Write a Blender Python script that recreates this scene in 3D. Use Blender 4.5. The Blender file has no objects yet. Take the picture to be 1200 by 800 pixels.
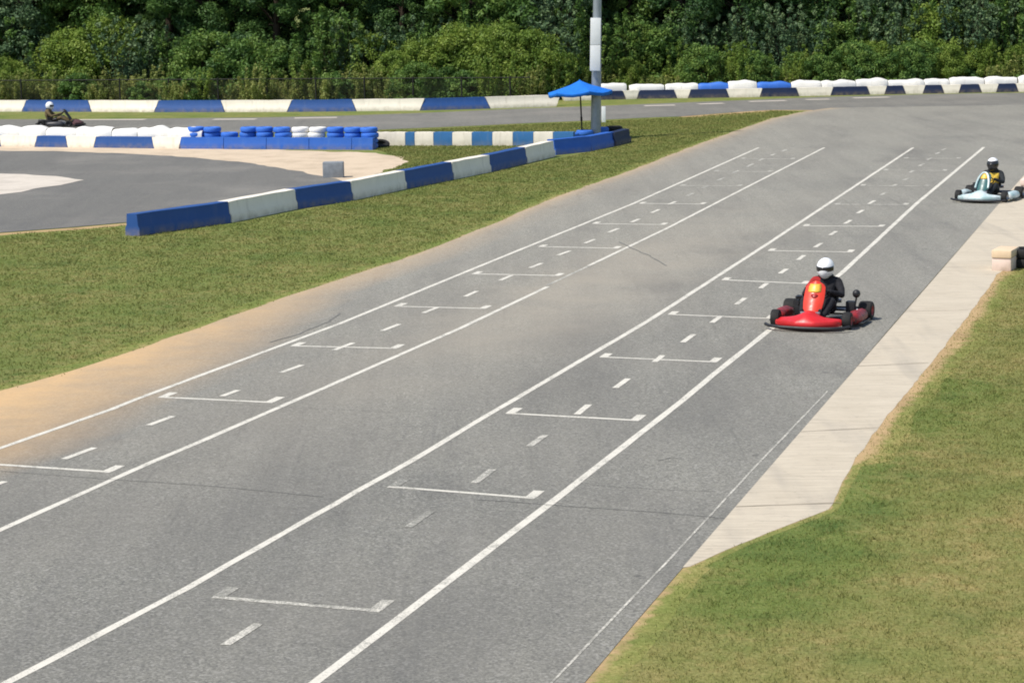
import bpy, bmesh, math, random
import numpy as np
from mathutils import Vector, Matrix, noise as mnoise

random.seed(7); RNG = np.random.default_rng(7)
SC = bpy.context.scene
COL = SC.collection

# ------------------------------------------------------------------ camera
H = 5.5; FPX = 2661.0; PITCH = 0.156; ROLL = -0.0161
cam_d = bpy.data.cameras.new('camera'); cam = bpy.data.objects.new('camera', cam_d); COL.objects.link(cam)
cam_d.sensor_width = 36.0; cam_d.lens = 36.0 * FPX / 1200.0
cam_d.clip_start = 0.5; cam_d.clip_end = 3000
cp, sp, cr, sr = math.cos(PITCH), math.sin(PITCH), math.cos(ROLL), math.sin(ROLL)
FWD = Vector((0, cp, -sp)); U0 = Vector((0, sp, cp)); R0 = Vector((1, 0, 0))
RGT = R0 * cr + U0 * sr; UPV = R0 * (-sr) + U0 * cr
cam.matrix_world = Matrix(((RGT.x, UPV.x, -FWD.x, 0), (RGT.y, UPV.y, -FWD.y, 0), (RGT.z, UPV.z, -FWD.z, H), (0, 0, 0, 1)))
SC.camera = cam

# ------------------------------------------------------------------ light
SUN_EL, SUN_AZ = math.radians(56), math.atan2(-0.86, -0.50)      # direction TOWARDS the sun: left and a little behind the camera
sdir = Vector((math.sin(SUN_AZ) * math.cos(SUN_EL), math.cos(SUN_AZ) * math.cos(SUN_EL), math.sin(SUN_EL)))
W = bpy.data.worlds.new('World'); SC.world = W; W.use_nodes = True
nt = W.node_tree; nt.nodes.clear()
sky = nt.nodes.new('ShaderNodeTexSky'); sky.sky_type = 'NISHITA'; sky.sun_disc = False
sky.sun_elevation = SUN_EL; sky.sun_rotation = SUN_AZ
bg = nt.nodes.new('ShaderNodeBackground'); bg.inputs['Strength'].default_value = 0.14
wo = nt.nodes.new('ShaderNodeOutputWorld')
nt.links.new(sky.outputs[0], bg.inputs[0]); nt.links.new(bg.outputs[0], wo.inputs[0])
sl = bpy.data.lights.new('sun', 'SUN'); sl.energy = 4.4; sl.angle = math.radians(0.55); sl.color = (1.0, 0.95, 0.87)
so = bpy.data.objects.new('sun', sl); COL.objects.link(so); so.location = (-30, 0, 60)
so.rotation_euler = sdir.to_track_quat('Z', 'Y').to_euler()
SC.view_settings.view_transform = 'Standard'; SC.view_settings.look = 'None'
SC.view_settings.exposure = 0.15; SC.view_settings.gamma = 1.0
SC.render.engine = 'CYCLES'
SC.cycles.filter_width = 1.9

# ------------------------------------------------------------------ pixel -> ground
def G(x, y, z=0.0):
    """point at height z that the photograph pixel (x, y) shows"""
    dx, dy = (x - 600.0) / FPX, (400.0 - y) / FPX
    d = FWD + RGT * dx + UPV * dy
    t = (z - H) / d.z
    return Vector((d.x * t, d.y * t, z))
def GY(x, y, Y):
    """point at depth Y on the ray of pixel (x, y)"""
    dx, dy = (x - 600.0) / FPX, (400.0 - y) / FPX
    d = FWD + RGT * dx + UPV * dy
    t = Y / d.y
    return Vector((d.x * t, Y, H + d.z * t))

# ------------------------------------------------------------------ tags
def tag(o, label=None, cat=None, group=None, kind=None):
    if label: o['label'] = label
    if cat: o['category'] = cat
    if group: o['group'] = group
    if kind: o['kind'] = kind
    return o
def empty(name, loc=(0, 0, 0), rz=0.0):
    o = bpy.data.objects.new(name, None); COL.objects.link(o); o.empty_display_size = 0.2
    o.location = loc; o.rotation_euler = (0, 0, rz); return o
def link(name, me, parent=None, loc=None):
    o = bpy.data.objects.new(name, me); COL.objects.link(o)
    if parent: o.parent = parent
    if loc is not None: o.location = loc
    return o
def copy_tree(o, parent=None):
    c = o.copy(); COL.objects.link(c); c.parent = parent
    for ch in o.children: copy_tree(ch, c)
    return c

# ------------------------------------------------------------------ materials
def mat(name, rough=0.7, spec=0.3, metal=0.0):
    m = bpy.data.materials.new(name); m.use_nodes = True
    b = m.node_tree.nodes['Principled BSDF']
    b.inputs['Roughness'].default_value = rough; b.inputs['Specular IOR Level'].default_value = spec
    b.inputs['Metallic'].default_value = metal
    return m, m.node_tree, b
class N:
    """tiny node helper"""
    def __init__(s, nt): s.nt = nt
    def new(s, t, **kw):
        n = s.nt.nodes.new(t)
        for k, v in kw.items(): setattr(n, k, v)
        return n
    def put(s, sock, v):
        if hasattr(v, 'is_output'): s.nt.links.new(v, sock)
        else: sock.default_value = v
    def pos(s): return s.new('ShaderNodeNewGeometry').outputs['Position']
    def obj(s): return s.new('ShaderNodeTexCoord').outputs['Object']
    def mapping(s, v, scale=(1, 1, 1), rot=(0, 0, 0)):
        n = s.new('ShaderNodeMapping'); s.put(n.inputs['Vector'], v)
        n.inputs['Scale'].default_value = scale; n.inputs['Rotation'].default_value = rot; return n.outputs[0]
    def noise(s, v, scale, detail=3, rough=0.55, lac=2.0):
        n = s.new('ShaderNodeTexNoise'); s.put(n.inputs['Vector'], v)
        n.inputs['Scale'].default_value = scale; n.inputs['Detail'].default_value = detail
        n.inputs['Roughness'].default_value = rough; return n.outputs['Fac']
    def voro(s, v, scale):
        n = s.new('ShaderNodeTexVoronoi'); s.put(n.inputs['Vector'], v); n.inputs['Scale'].default_value = scale
        return n.outputs['Color']
    def ramp(s, v, stops):
        n = s.new('ShaderNodeValToRGB'); s.put(n.inputs[0], v); e = n.color_ramp.elements
        while len(e) < len(stops): e.new(0.5)
        for i, (p, c) in enumerate(stops):
            e[i].position = p; e[i].color = c if len(c) == 4 else (*c, 1)
        return n.outputs[0]
    def f(s, v, a, b, c=0.0, d=1.0):
        n = s.new('ShaderNodeMapRange'); n.clamp = True; s.put(n.inputs[0], v)
        n.inputs[1].default_value = a; n.inputs[2].default_value = b; n.inputs[3].default_value = c; n.inputs[4].default_value = d
        return n.outputs[0]
    def math(s, op, a, b=0.0):
        n = s.new('ShaderNodeMath', operation=op); s.put(n.inputs[0], a); s.put(n.inputs[1], b); return n.outputs[0]
    def mix(s, fac, a, b, mode='MIX'):
        n = s.new('ShaderNodeMix', data_type='RGBA', blend_type=mode); s.put(n.inputs[0], fac)
        for k, v in ((6, a), (7, b)):
            if isinstance(v, tuple) and len(v) == 3: v = (*v, 1)
            s.put(n.inputs[k], v)
        return n.outputs[2]
    def attr(s, name): return s.new('ShaderNodeAttribute', attribute_name=name).outputs['Fac']
    def bump(s, h, strength=0.3, dist=0.01):
        n = s.new('ShaderNodeBump'); s.put(n.inputs['Height'], h); n.inputs['Strength'].default_value = strength
        n.inputs['Distance'].default_value = dist; return n.outputs[0]

ROADDIR = Vector((0.290, 0.957, 0)); ROADANG = math.atan2(0.957, 0.290)

def asphalt_color(n, p, dust=None, rubber_and_sheen=None, tint=(1, 1, 1)):
    agg = n.noise(p, 44, 3, 0.8)
    agg2 = n.voro(p, 42)
    base = n.ramp(agg, [(0.26, (0.072, 0.070, 0.059)), (0.5, (0.218, 0.212, 0.178)), (0.74, (0.46, 0.44, 0.365))])
    sep = n.new('ShaderNodeSeparateColor'); n.put(sep.inputs[0], agg2)
    base = n.mix(n.f(sep.outputs[0], 0.72, 1.0, 0.0, 0.7), base, (0.46, 0.44, 0.39))
    base = n.mix(n.f(sep.outputs[1], 0.80, 1.0, 0.0, 0.6), base, (0.055, 0.054, 0.052))
    big = n.noise(p, 0.35, 4, 0.6)
    base = n.mix(n.f(big, 0.3, 0.7, 0.0, 0.35), base, (0.26, 0.24, 0.20))
    st = n.noise(n.mapping(p, (1.6, 0.06, 1), (0, 0, math.pi / 2 - ROADANG)), 1.0, 3, 0.6)
    base = n.mix(n.f(st, 0.42, 0.75, 0.0, 0.30), base, (0.13, 0.125, 0.115))
    st2 = n.noise(n.mapping(p, (3.5, 0.10, 1), (0, 0, math.pi / 2 - ROADANG)), 1.0, 2, 0.6)
    base = n.mix(n.f(st2, 0.55, 0.8, 0.0, 0.25), base, (0.30, 0.285, 0.245))
    vd = n.new('ShaderNodeTexVoronoi'); n.put(vd.inputs['Vector'], p); vd.inputs['Scale'].default_value = 0.75
    base = n.mix(n.f(vd.outputs['Distance'], 0.018, 0.045, 0.7, 0.0), base, (0.045, 0.043, 0.040))          # tar and rubber spots
    pt = n.noise(n.mapping(p, (0.55, 0.16, 1), (0, 0, math.pi / 2 - ROADANG)), 1.0, 5, 0.7)
    base = n.mix(n.f(pt, 0.54, 0.70, 0.0, 0.38), base, (0.085, 0.083, 0.080))                                # worn-in rubber patches
    fine = n.noise(n.mapping(p, (9.0, 0.25, 1), (0, 0, math.pi / 2 - ROADANG + 0.05)), 1.0, 2, 0.6)
    base = n.mix(n.f(fine, 0.62, 0.78, 0.0, 0.30), base, (0.075, 0.073, 0.070))                              # fine tyre streaks
    if rubber_and_sheen is not None:
        base = n.mix(rubber_and_sheen, base, (0.090, 0.087, 0.082))
    if dust is not None:
        dn = n.noise(p, 1.1, 5, 0.65)
        k = n.math('MULTIPLY', dust, n.f(dn, 0.2, 0.75, 0.55, 1.15))
        k = n.math('MINIMUM', k, 0.93)
        base = n.mix(k, base, n.mix(n.noise(p, 30, 3), (0.50, 0.315, 0.145), (0.66, 0.44, 0.225)))
    return base, agg

def make_asphalt(name, with_attr=False, darker=0.0):
    m, nt, b = mat(name, 0.85, 0.25); n = N(nt); p = n.pos()
    c, agg = asphalt_color(n, p, n.attr('dust') if with_attr else None, n.attr('rubber') if with_attr else None)
    if with_attr:
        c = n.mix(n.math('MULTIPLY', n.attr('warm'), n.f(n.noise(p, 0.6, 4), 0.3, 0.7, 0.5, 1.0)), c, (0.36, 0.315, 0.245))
    if darker:
        c = n.mix(darker, c, (0.085, 0.082, 0.080)); c = n.mix(n.f(n.noise(p, 0.22, 5, 0.65), 0.48, 0.72, 0.0, 0.40), c, (0.30, 0.275, 0.235))
    nt.links.new(c, b.inputs['Base Color']); nt.links.new(n.bump(agg, 0.5, 0.004), b.inputs['Normal'])
    return m
M = {}
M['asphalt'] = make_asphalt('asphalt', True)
M['asphalt2'] = make_asphalt('asphalt_hairpin', False, 0.58)
M['asphalt3'] = make_asphalt('asphalt_back', False, 0.42)

def grass_colour(n, p):
    a = n.noise(p, 0.55, 4, 0.6); c_ = n.noise(p, 3.2, 5, 0.75); d = n.noise(p, 21, 4, 0.8)
    col = n.ramp(d, [(0.25, (0.075, 0.110, 0.022)), (0.5, (0.145, 0.185, 0.042)), (0.75, (0.245, 0.265, 0.080))])
    dry = n.ramp(d, [(0.22, (0.17, 0.135, 0.046)), (0.5, (0.315, 0.255, 0.095)), (0.8, (0.52, 0.43, 0.19))])
    k = n.math('MULTIPLY', n.f(c_, 0.38, 0.64), n.f(a, 0.36, 0.64, 0.04, 0.80))
    k = n.math('ADD', k, n.math('MULTIPLY', n.attr('dry'), n.f(a, 0.25, 0.65, 0.35, 1.0)))
    k = n.math('MINIMUM', k, 1.0)
    k = n.math('MAXIMUM', k, 0.0)
    col = n.mix(n.f(n.noise(p, 0.9, 3, 0.6), 0.52, 0.68, 0.0, 0.75), col, n.ramp(d, [(0.25, (0.040, 0.085, 0.016)), (0.75, (0.120, 0.175, 0.040))]))
    return n.mix(k, col, dry), d
def make_grass(name, blades=False):
    m, nt, b = mat(name, 0.8, 0.15); n = N(nt); p = n.pos()
    c, d = grass_colour(n, p)
    if blades:
        c = n.mix(n.attr('tone'), c, (0.32, 0.30, 0.11)); 
        tr = nt.nodes.new('ShaderNodeBsdfTranslucent'); nt.links.new(c, tr.inputs[0])
        mx = nt.nodes.new('ShaderNodeMixShader'); mx.inputs[0].default_value = 0.28
        out = nt.nodes['Material Output']
        nt.links.new(b.outputs[0], mx.inputs[1]); nt.links.new(tr.outputs[0], mx.inputs[2]); nt.links.new(mx.outputs[0], out.inputs[0])
    else:
        nt.links.new(n.bump(d, 0.9, 0.03), b.inputs['Normal'])
    nt.links.new(c, b.inputs['Base Color']); return m
M['grass'] = make_grass('grass_ground'); M['blade'] = make_grass('grass_blade', True)

def make_dirt(name, c1, c2, fade=True):
    m, nt, b = mat(name, 0.95, 0.1); n = N(nt); p = n.pos()
    d = n.noise(p, 14, 5, 0.65); g = n.noise(p, 70, 2)
    c = n.mix(d, c1, c2); c = n.mix(n.f(n.noise(p, 0.9, 4, 0.65), 0.45, 0.7, 0, 0.45), c, tuple(x * 0.6 for x in c1)); c = n.mix(n.f(g, 0.55, 0.8, 0, 0.5), c, tuple(x * 0.55 for x in c1))
    if fade:
        gc, _ = grass_colour(n, p)
        k = n.math('SUBTRACT', n.math('ADD', n.attr('edge'), n.math('MULTIPLY', n.noise(p, 5, 4, 0.7), 0.9)), 0.45)
        c = n.mix(n.f(k, 0.35, 0.62), gc, c)
    nt.links.new(c, b.inputs['Base Color']); nt.links.new(n.bump(d, 0.5, 0.02), b.inputs['Normal']); return m
M['dirt'] = make_dirt('dirt_edge', (0.36, 0.24, 0.115), (0.52, 0.37, 0.20))
M['dirt_pale'] = make_dirt('pale_dirt_edge', (0.44, 0.36, 0.25), (0.60, 0.51, 0.38))
M['sand'] = make_dirt('pale_sand', (0.50, 0.39, 0.27), (0.66, 0.54, 0.40), False)
M['palepatch'] = make_dirt('pale_concrete_patch', (0.52, 0.46, 0.38), (0.64, 0.58, 0.50), False)

def make_concrete():
    m, nt, b = mat('brushed_concrete', 0.85, 0.2); n = N(nt); p = n.pos()
    br = n.noise(n.mapping(p, (1.2, 22, 1), (0, 0, math.pi / 2 - ROADANG + 0.2)), 1.0, 4, 0.7)
    d = n.noise(p, 1.2, 5, 0.6); g = n.noise(p, 45, 2)
    c = n.mix(d, (0.46, 0.395, 0.295), (0.61, 0.535, 0.415))
    c = n.mix(n.f(br, 0.42, 0.70, 0.0, 0.55), c, (0.31, 0.265, 0.205))
    c = n.mix(n.f(g, 0.6, 0.8, 0, 0.25), c, (0.30, 0.26, 0.21))
    st = n.noise(n.mapping(p, (1.0, 0.12, 1), (0, 0, math.pi / 2 - ROADANG)), 1.3, 3, 0.6)
    c = n.mix(n.f(st, 0.54, 0.72, 0, 0.40), c, (0.25, 0.23, 0.20))
    c = n.mix(n.f(n.noise(p, 7, 5, 0.75), 0.56, 0.72, 0, 0.45), c, (0.27, 0.235, 0.185))
    nt.links.new(c, b.inputs['Base Color']); nt.links.new(n.bump(br, 0.45, 0.008), b.inputs['Normal']); return m
M['concrete'] = make_concrete()

def make_paint_line(name, wear):
    m, nt, b = mat(name, 0.7, 0.3); n = N(nt); p = n.pos()
    ac, agg = asphalt_color(n, p)
    w = n.math('ADD', n.math('MULTIPLY', agg, 0.75), n.math('MULTIPLY', n.noise(p, 2.2, 6, 0.85), 0.6))
    k = n.f(w, wear, wear + 0.14, 1.0, 0.0)
    k = n.math('MULTIPLY', k, 0.93)
    pc = n.mix(n.noise(p, 6, 3), (0.60, 0.56, 0.47), (0.74, 0.70, 0.60))
    nt.links.new(n.mix(k, ac, pc), b.inputs['Base Color']); return m
M['line'] = make_paint_line('painted_line', 0.68); M['line_worn'] = make_paint_line('painted_line_worn', 0.58)
M['line_faint'] = make_paint_line('painted_line_faint', 0.50)
def make_simple(name, c, rough=0.6, spec=0.4, metal=0.0, var=0.25, scale=6.0, dark=None):
    m, nt, b = mat(name, rough, spec, metal); n = N(nt); p = n.obj()
    d = n.noise(p, scale, 4, 0.65)
    dk = dark or tuple(x * (1 - var) for x in c)
    nt.links.new(n.mix(n.f(d, 0.35, 0.7), c, dk), b.inputs['Base Color'])
    nt.links.new(n.f(n.noise(p, scale * 2, 3), 0.3, 0.7, max(0.05, rough - 0.12), min(1, rough + 0.12)), b.inputs['Roughness'])
    return m
def make_block_paint(name, c, chip, scuff=0.5):
    """old paint over concrete: chips, scuffs, run marks and dirt splashed on the foot"""
    m, nt, b = mat(name, 0.6, 0.35); n = N(nt); p = n.obj(); g = n.pos()
    oi = n.new('ShaderNodeObjectInfo').outputs['Random']
    v = n.new('ShaderNodeVectorMath', operation='ADD'); n.put(v.inputs[0], p)
    cx = n.new('ShaderNodeCombineXYZ'); n.put(cx.inputs[0], n.math('MULTIPLY', oi, 37.0)); n.put(cx.inputs[1], n.math('MULTIPLY', oi, 11.0)); n.put(v.inputs[1], cx.outputs[0])
    q = v.outputs[0]
    col = n.mix(n.noise(q, 2.2, 4, 0.6), c, tuple(min(1, x * 1.25 + 0.01) for x in c))
    run = n.noise(n.mapping(q, (7, 7, 0.8)), 1.0, 3, 0.6)
    col = n.mix(n.f(run, 0.55, 0.8, 0, scuff), col, chip)
    ch = n.noise(q, 9, 5, 0.75)
    col = n.mix(n.f(ch, 0.66, 0.72, 0, 0.85), col, chip)
    sx = n.new('ShaderNodeSeparateXYZ'); n.put(sx.inputs[0], g)
    foot = n.math('MULTIPLY', n.f(sx.outputs[2], 0.0, 0.22, 1.0, 0.0), n.f(n.noise(q, 5, 4), 0.3, 0.7))
    col = n.mix(n.math('MULTIPLY', foot, 0.6), col, (0.30, 0.23, 0.15))
    nt.links.new(col, b.inputs['Base Color']); nt.links.new(n.bump(ch, 0.25, 0.01), b.inputs['Normal']); return m
M['block_blue'] = make_block_paint('blue_block_paint', (0.012, 0.060, 0.215), (0.09, 0.13, 0.24), 0.35)
M['block_bright'] = make_block_paint('bright_blue_block_paint', (0.014, 0.090, 0.38), (0.10, 0.20, 0.42), 0.35)
M['block_navy'] = make_block_paint('navy_block_paint', (0.006, 0.015, 0.050), (0.03, 0.035, 0.05), 0.3)
M['block_teal'] = make_block_paint('faded_blue_block_paint', (0.025, 0.125, 0.30), (0.20, 0.26, 0.30), 0.4)
M['block_white'] = make_block_paint('white_block_paint', (0.72, 0.655, 0.545), (0.44, 0.38, 0.30), 0.5)
M['block_pink'] = make_block_paint('pinkish_block_paint', (0.66, 0.52, 0.44), (0.40, 0.25, 0.20), 0.4)
M['block_tan'] = make_block_paint('tan_block_paint', (0.62, 0.47, 0.31), (0.45, 0.33, 0.22), 0.4)
M['tyre_white'] = make_block_paint('white_tyre_paint', (0.66, 0.64, 0.59), (0.34, 0.31, 0.27), 0.45)
M['tyre_blue'] = make_block_paint('blue_tyre_paint', (0.030, 0.13, 0.48), (0.20, 0.30, 0.50), 0.3)
M['galv'] = make_simple('galvanised_steel', (0.30, 0.33, 0.36), 0.45, 0.5, 0.55, 0.2, 3)
M['white_panel'] = make_simple('white_panel', (0.80, 0.81, 0.80), 0.5, 0.4, 0, 0.12, 2)
M['fence'] = make_simple('fence_steel', (0.025, 0.024, 0.022), 0.6, 0.4, 0.4, 0.3, 4)
M['wire'] = make_simple('fence_wire', (0.075, 0.072, 0.065), 0.6, 0.4, 0.4, 0.3, 4)
M['canopy'] = make_simple('blue_canopy_cloth', (0.012, 0.17, 0.66), 0.65, 0.3, 0, 0.2, 5)
M['grey_block'] = make_simple('grey_concrete', (0.26, 0.28, 0.30), 0.8, 0.2, 0, 0.25, 6)
M['black_rubber'] = make_simple('tyre_rubber', (0.014, 0.014, 0.014), 0.75, 0.25, 0, 0.4, 14, (0.028, 0.027, 0.025))
M['black_plastic'] = make_simple('black_plastic', (0.022, 0.022, 0.024), 0.45, 0.4, 0, 0.3, 9)
M['steel'] = make_simple('bare_steel', (0.42, 0.42, 0.43), 0.35, 0.5, 0.9, 0.3, 9)
M['red'] = make_simple('red_bodywork', (0.62, 0.018, 0.022), 0.42, 0.5, 0, 0.22, 7)
M['darkred'] = make_simple('scuffed_red_bodywork', (0.36, 0.020, 0.020), 0.45, 0.4, 0, 0.6, 9, (0.03, 0.02, 0.02))
M['orange'] = make_simple('red_orange_bodywork', (0.72, 0.045, 0.020), 0.45, 0.5, 0, 0.2, 7)
M['yellow'] = make_simple('yellow_plate', (0.78, 0.46, 0.06), 0.4, 0.4, 0, 0.15, 8)
M['redrim'] = make_simple('dull_red_rim', (0.40, 0.07, 0.06), 0.4, 0.5, 0.3, 0.3, 9)
M['aqua'] = make_simple('pale_teal_bodywork', (0.36, 0.50, 0.50), 0.35, 0.5, 0, 0.55, 5, (0.70, 0.74, 0.74))
M['dkteal'] = make_simple('dark_teal_bodywork', (0.05, 0.14, 0.14), 0.35, 0.5, 0, 0.3, 6)
M['darkbody'] = make_simple('charcoal_bodywork', (0.030, 0.030, 0.034), 0.4, 0.4, 0, 0.3, 7)
M['maroon'] = make_simple('dull_maroon_bodywork', (0.11, 0.05, 0.045), 0.4, 0.4, 0, 0.3, 7)
M['suit_black'] = make_simple('black_race_suit', (0.014, 0.014, 0.016), 0.85, 0.2, 0, 0.3, 12, (0.035, 0.034, 0.036))
M['suit_navy'] = make_simple('dark_race_suit', (0.022, 0.024, 0.026), 0.85, 0.2, 0, 0.3, 12)
M['suit_olive'] = make_simple('olive_race_suit', (0.15, 0.11, 0.055), 0.85, 0.2, 0, 0.3, 12)
def make_suit(name, c, c2, x0, y0, y1, z0, z1):
    m, nt, b = mat(name, 0.85, 0.2); n = N(nt); p = n.obj(); sx = n.new('ShaderNodeSeparateXYZ'); n.put(sx.inputs[0], p)
    k = n.math('GREATER_THAN', sx.outputs[0], x0)
    for op, ch, v in (('GREATER_THAN', 1, y0), ('LESS_THAN', 1, y1), ('GREATER_THAN', 2, z0), ('LESS_THAN', 2, z1)): k = n.math('MULTIPLY', k, n.math(op, sx.outputs[ch], v))
    w = n.noise(p, 16, 3, 0.6)
    nt.links.new(n.mix(k, n.mix(w, c, tuple(v * 2.2 for v in c)), c2), b.inputs['Base Color']); nt.links.new(n.bump(n.noise(p, 9, 3), 0.8, 0.03), b.inputs['Normal']); return m
M['suit_black'] = make_suit('black_race_suit_red_shoulder', (0.012, 0.012, 0.014), (0.30, 0.02, 0.02), -0.6, -0.30, -0.07, 0.50, 0.66)
M['suit_navy'] = make_suit('dark_race_suit_yellow_chest', (0.016, 0.018, 0.020), (0.62, 0.42, 0.06), -0.36, -0.16, 0.16, 0.36, 0.60)
M['helmet_white'] = make_simple('white_helmet', (0.82, 0.82, 0.82), 0.25, 0.5, 0, 0.06, 5)
M['helmet_dark'] = make_simple('black_helmet', (0.03, 0.03, 0.032), 0.28, 0.5, 0, 0.2, 5)
M['visor'] = make_simple('dark_visor', (0.012, 0.012, 0.014), 0.12, 0.6, 0, 0.1, 5)
M['seat'] = make_simple('seat_shell', (0.03, 0.03, 0.032), 0.4, 0.4, 0, 0.2, 7)
M['bark'] = make_simple('bark', (0.055, 0.042, 0.030), 0.9, 0.1, 0, 0.5, 9)
M['seal'] = make_simple('crack_sealant', (0.085, 0.082, 0.076), 0.7, 0.3, 0, 0.3, 5)

M['mark'] = make_simple('tyre_mark_rubber', (0.20, 0.192, 0.17), 0.8, 0.2, 0, 0.3, 5)

M['joint'] = make_simple('joint_dirt', (0.20, 0.165, 0.12), 0.9, 0.1, 0, 0.3, 5)
def make_leaf(name, stops, trans=0.3, seed=0.0):
    m, nt, b = mat(name, 0.55, 0.25); n = N(nt); p = n.pos()
    f1 = n.noise(p, 0.45, 3, 0.6); f2 = n.attr('tone')
    k = n.math('ADD', n.math('MULTIPLY', f1, 0.55), n.math('MULTIPLY', f2, 0.5))
    c = n.ramp(k, stops)
    nt.links.new(c, b.inputs['Base Color'])
    tr = nt.nodes.new('ShaderNodeBsdfTranslucent'); nt.links.new(c, tr.inputs[0])
    mx = nt.nodes.new('ShaderNodeMixShader'); mx.inputs[0].default_value = trans
    nt.links.new(b.outputs[0], mx.inputs[1]); nt.links.new(tr.outputs[0], mx.inputs[2])
    nt.links.new(mx.outputs[0], nt.nodes['Material Output'].inputs[0]); return m
M['leaf_dark'] = make_leaf('dark_leaves', [(0.25, (0.036, 0.085, 0.029)), (0.5, (0.069, 0.142, 0.036)), (0.8, (0.125, 0.212, 0.052))])
M['leaf_mid'] = make_leaf('mid_leaves', [(0.25, (0.055, 0.117, 0.029)), (0.5, (0.101, 0.191, 0.039)), (0.8, (0.186, 0.273, 0.058))])
M['leaf_pine'] = make_leaf('blue_green_leaves', [(0.25, (0.051, 0.101, 0.051)), (0.5, (0.090, 0.156, 0.070)), (0.8, (0.156, 0.225, 0.098))], 0.2)
M['leaf_bright'] = make_leaf('bright_leaves', [(0.25, (0.101, 0.172, 0.029)), (0.5, (0.166, 0.252, 0.040)), (0.8, (0.266, 0.338, 0.064))], 0.35)
M['leaf_yellow'] = make_leaf('yellow_green_leaves', [(0.25, (0.130, 0.179, 0.042)), (0.5, (0.218, 0.268, 0.065)), (0.8, (0.373, 0.373, 0.114))], 0.35)

# ------------------------------------------------------------------ mesh helpers
class MB:
    def __init__(s): s.bm = bmesh.new()
    def face(s, vs):
        try: return s.bm.faces.new(vs)
        except ValueError: return None
    def grid(s, rows, close_u=False, cap=False):
        """rows of equal-length point lists -> quads; close_u wraps each row"""
        V = [[s.bm.verts.new(p) for p in r] for r in rows]
        nu = len(V[0])
        for a, b in zip(V[:-1], V[1:]):
            for i in range(nu if close_u else nu - 1):
                j = (i + 1) % nu
                s.face((a[i], a[j], b[j], b[i]))
        if cap:
            s.face(list(reversed(V[0]))); s.face(V[-1])
        return V
    def box(s, c, d, bev=0.0, M4=None):
        r = bmesh.ops.create_cube(s.bm, size=1.0)['verts']
        for v in r:
            v.co = Vector((v.co.x * d[0], v.co.y * d[1], v.co.z * d[2])) + Vector(c)
            if M4: v.co = M4 @ v.co
        if bev:
            es = list({e for v in r for e in v.link_edges})
            bmesh.ops.bevel(s.bm, geom=es, offset=bev, segments=2, affect='EDGES', profile=0.6)
        return s
    def tube(s, pts, rad, seg=8, cap=True):
        pts = [Vector(p) for p in pts]; n = len(pts)
        if not hasattr(rad, '__len__'): rad = [rad] * n
        rows = []; prev = None
        for i, p in enumerate(pts):
            t = (pts[min(i + 1, n - 1)] - pts[max(i - 1, 0)]).normalized()
            if prev is None: prev = t.orthogonal().normalized()
            a = (prev - t * prev.dot(t)).normalized(); prev = a; b = t.cross(a)
            rows.append([p + (a * math.cos(2 * math.pi * k / seg) + b * math.sin(2 * math.pi * k / seg)) * rad[i] for k in range(seg)])
        s.grid(rows, True, cap); return s
    def lathe(s, prof, seg=20, axis='Z', c=(0, 0, 0), cap=False):
        rows = []
        for r, h in prof:
            row = []
            for k in range(seg):
                a = 2 * math.pi * k / seg; x, y = r * math.cos(a), r * math.sin(a)
                p = (x, y, h) if axis == 'Z' else ((x, h, y) if axis == 'Y' else (h, x, y))
                row.append(Vector(p) + Vector(c))
            rows.append(row)
        s.grid(rows, True, cap); return s
    def ball(s, c, r, sub=2, sc=(1, 1, 1)):
        vs = bmesh.ops.create_icosphere(s.bm, subdivisions=sub, radius=1.0)['verts']
        for v in vs: v.co = Vector((v.co.x * r * sc[0], v.co.y * r * sc[1], v.co.z * r * sc[2])) + Vector(c)
        return s
    def mesh(s, name, m, smooth=True, angle=40):
        bmesh.ops.recalc_face_normals(s.bm, faces=s.bm.faces)
        me = bpy.data.meshes.new(name); s.bm.to_mesh(me); s.bm.free()
        if m: me.materials.append(M[m] if isinstance(m, str) else m)
        if smooth:
            me.polygons.foreach_set('use_smooth', [True] * len(me.polygons))
            try: me.set_sharp_from_angle(angle=math.radians(angle))
            except Exception: pass
        return me
    def build(s, name, m, parent=None, loc=None, smooth=True, angle=40):
        return link(name, s.mesh(name, m, smooth, angle), parent, loc)

def resample(pts, step):
    out = [pts[0].copy()]
    for a, b in zip(pts[:-1], pts[1:]):
        L = (b - a).length; k = max(1, int(L / step))
        for i in range(1, k + 1): out.append(a.lerp(b, i / k))
    return out
def jitter(pts, amp, freq=1.2, seed=0.0):
    out = []
    for i, p in enumerate(pts):
        a = pts[max(0, i - 1)]; b = pts[min(len(pts) - 1, i + 1)]; t = (b - a).normalized()
        nrm = Vector((-t.y, t.x, 0))
        k = mnoise.noise(Vector((p.x * freq, p.y * freq, seed))) + 0.6 * mnoise.noise(Vector((p.x * freq * 3.3, p.y * freq * 3.3, seed + 5)))
        out.append(p + nrm * amp * k)
    return out
def sheet(name, pts, z, m, label, cat, parent=None, kind='structure'):
    """flat polygon sheet from an outline of world points"""
    bm = bmesh.new(); vs = [bm.verts.new((p.x, p.y, z)) for p in pts]
    es = [bm.edges.new((vs[i], vs[(i + 1) % len(vs)])) for i in range(len(vs))]
    bmesh.ops.triangle_fill(bm, use_beauty=True, edges=es)
    for f in bm.faces:
        if f.normal.z < 0: f.normal_flip()
    me = bpy.data.meshes.new(name); bm.to_mesh(me); bm.free(); me.materials.append(M[m])
    o = link(name, me, parent)
    if parent is None: tag(o, label, cat, kind=kind)
    return o
def fattr(me, name, vals):
    a = me.attributes.new(name, 'FLOAT', 'POINT'); a.data.foreach_set('value', np.asarray(vals, dtype=np.float32))
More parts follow.
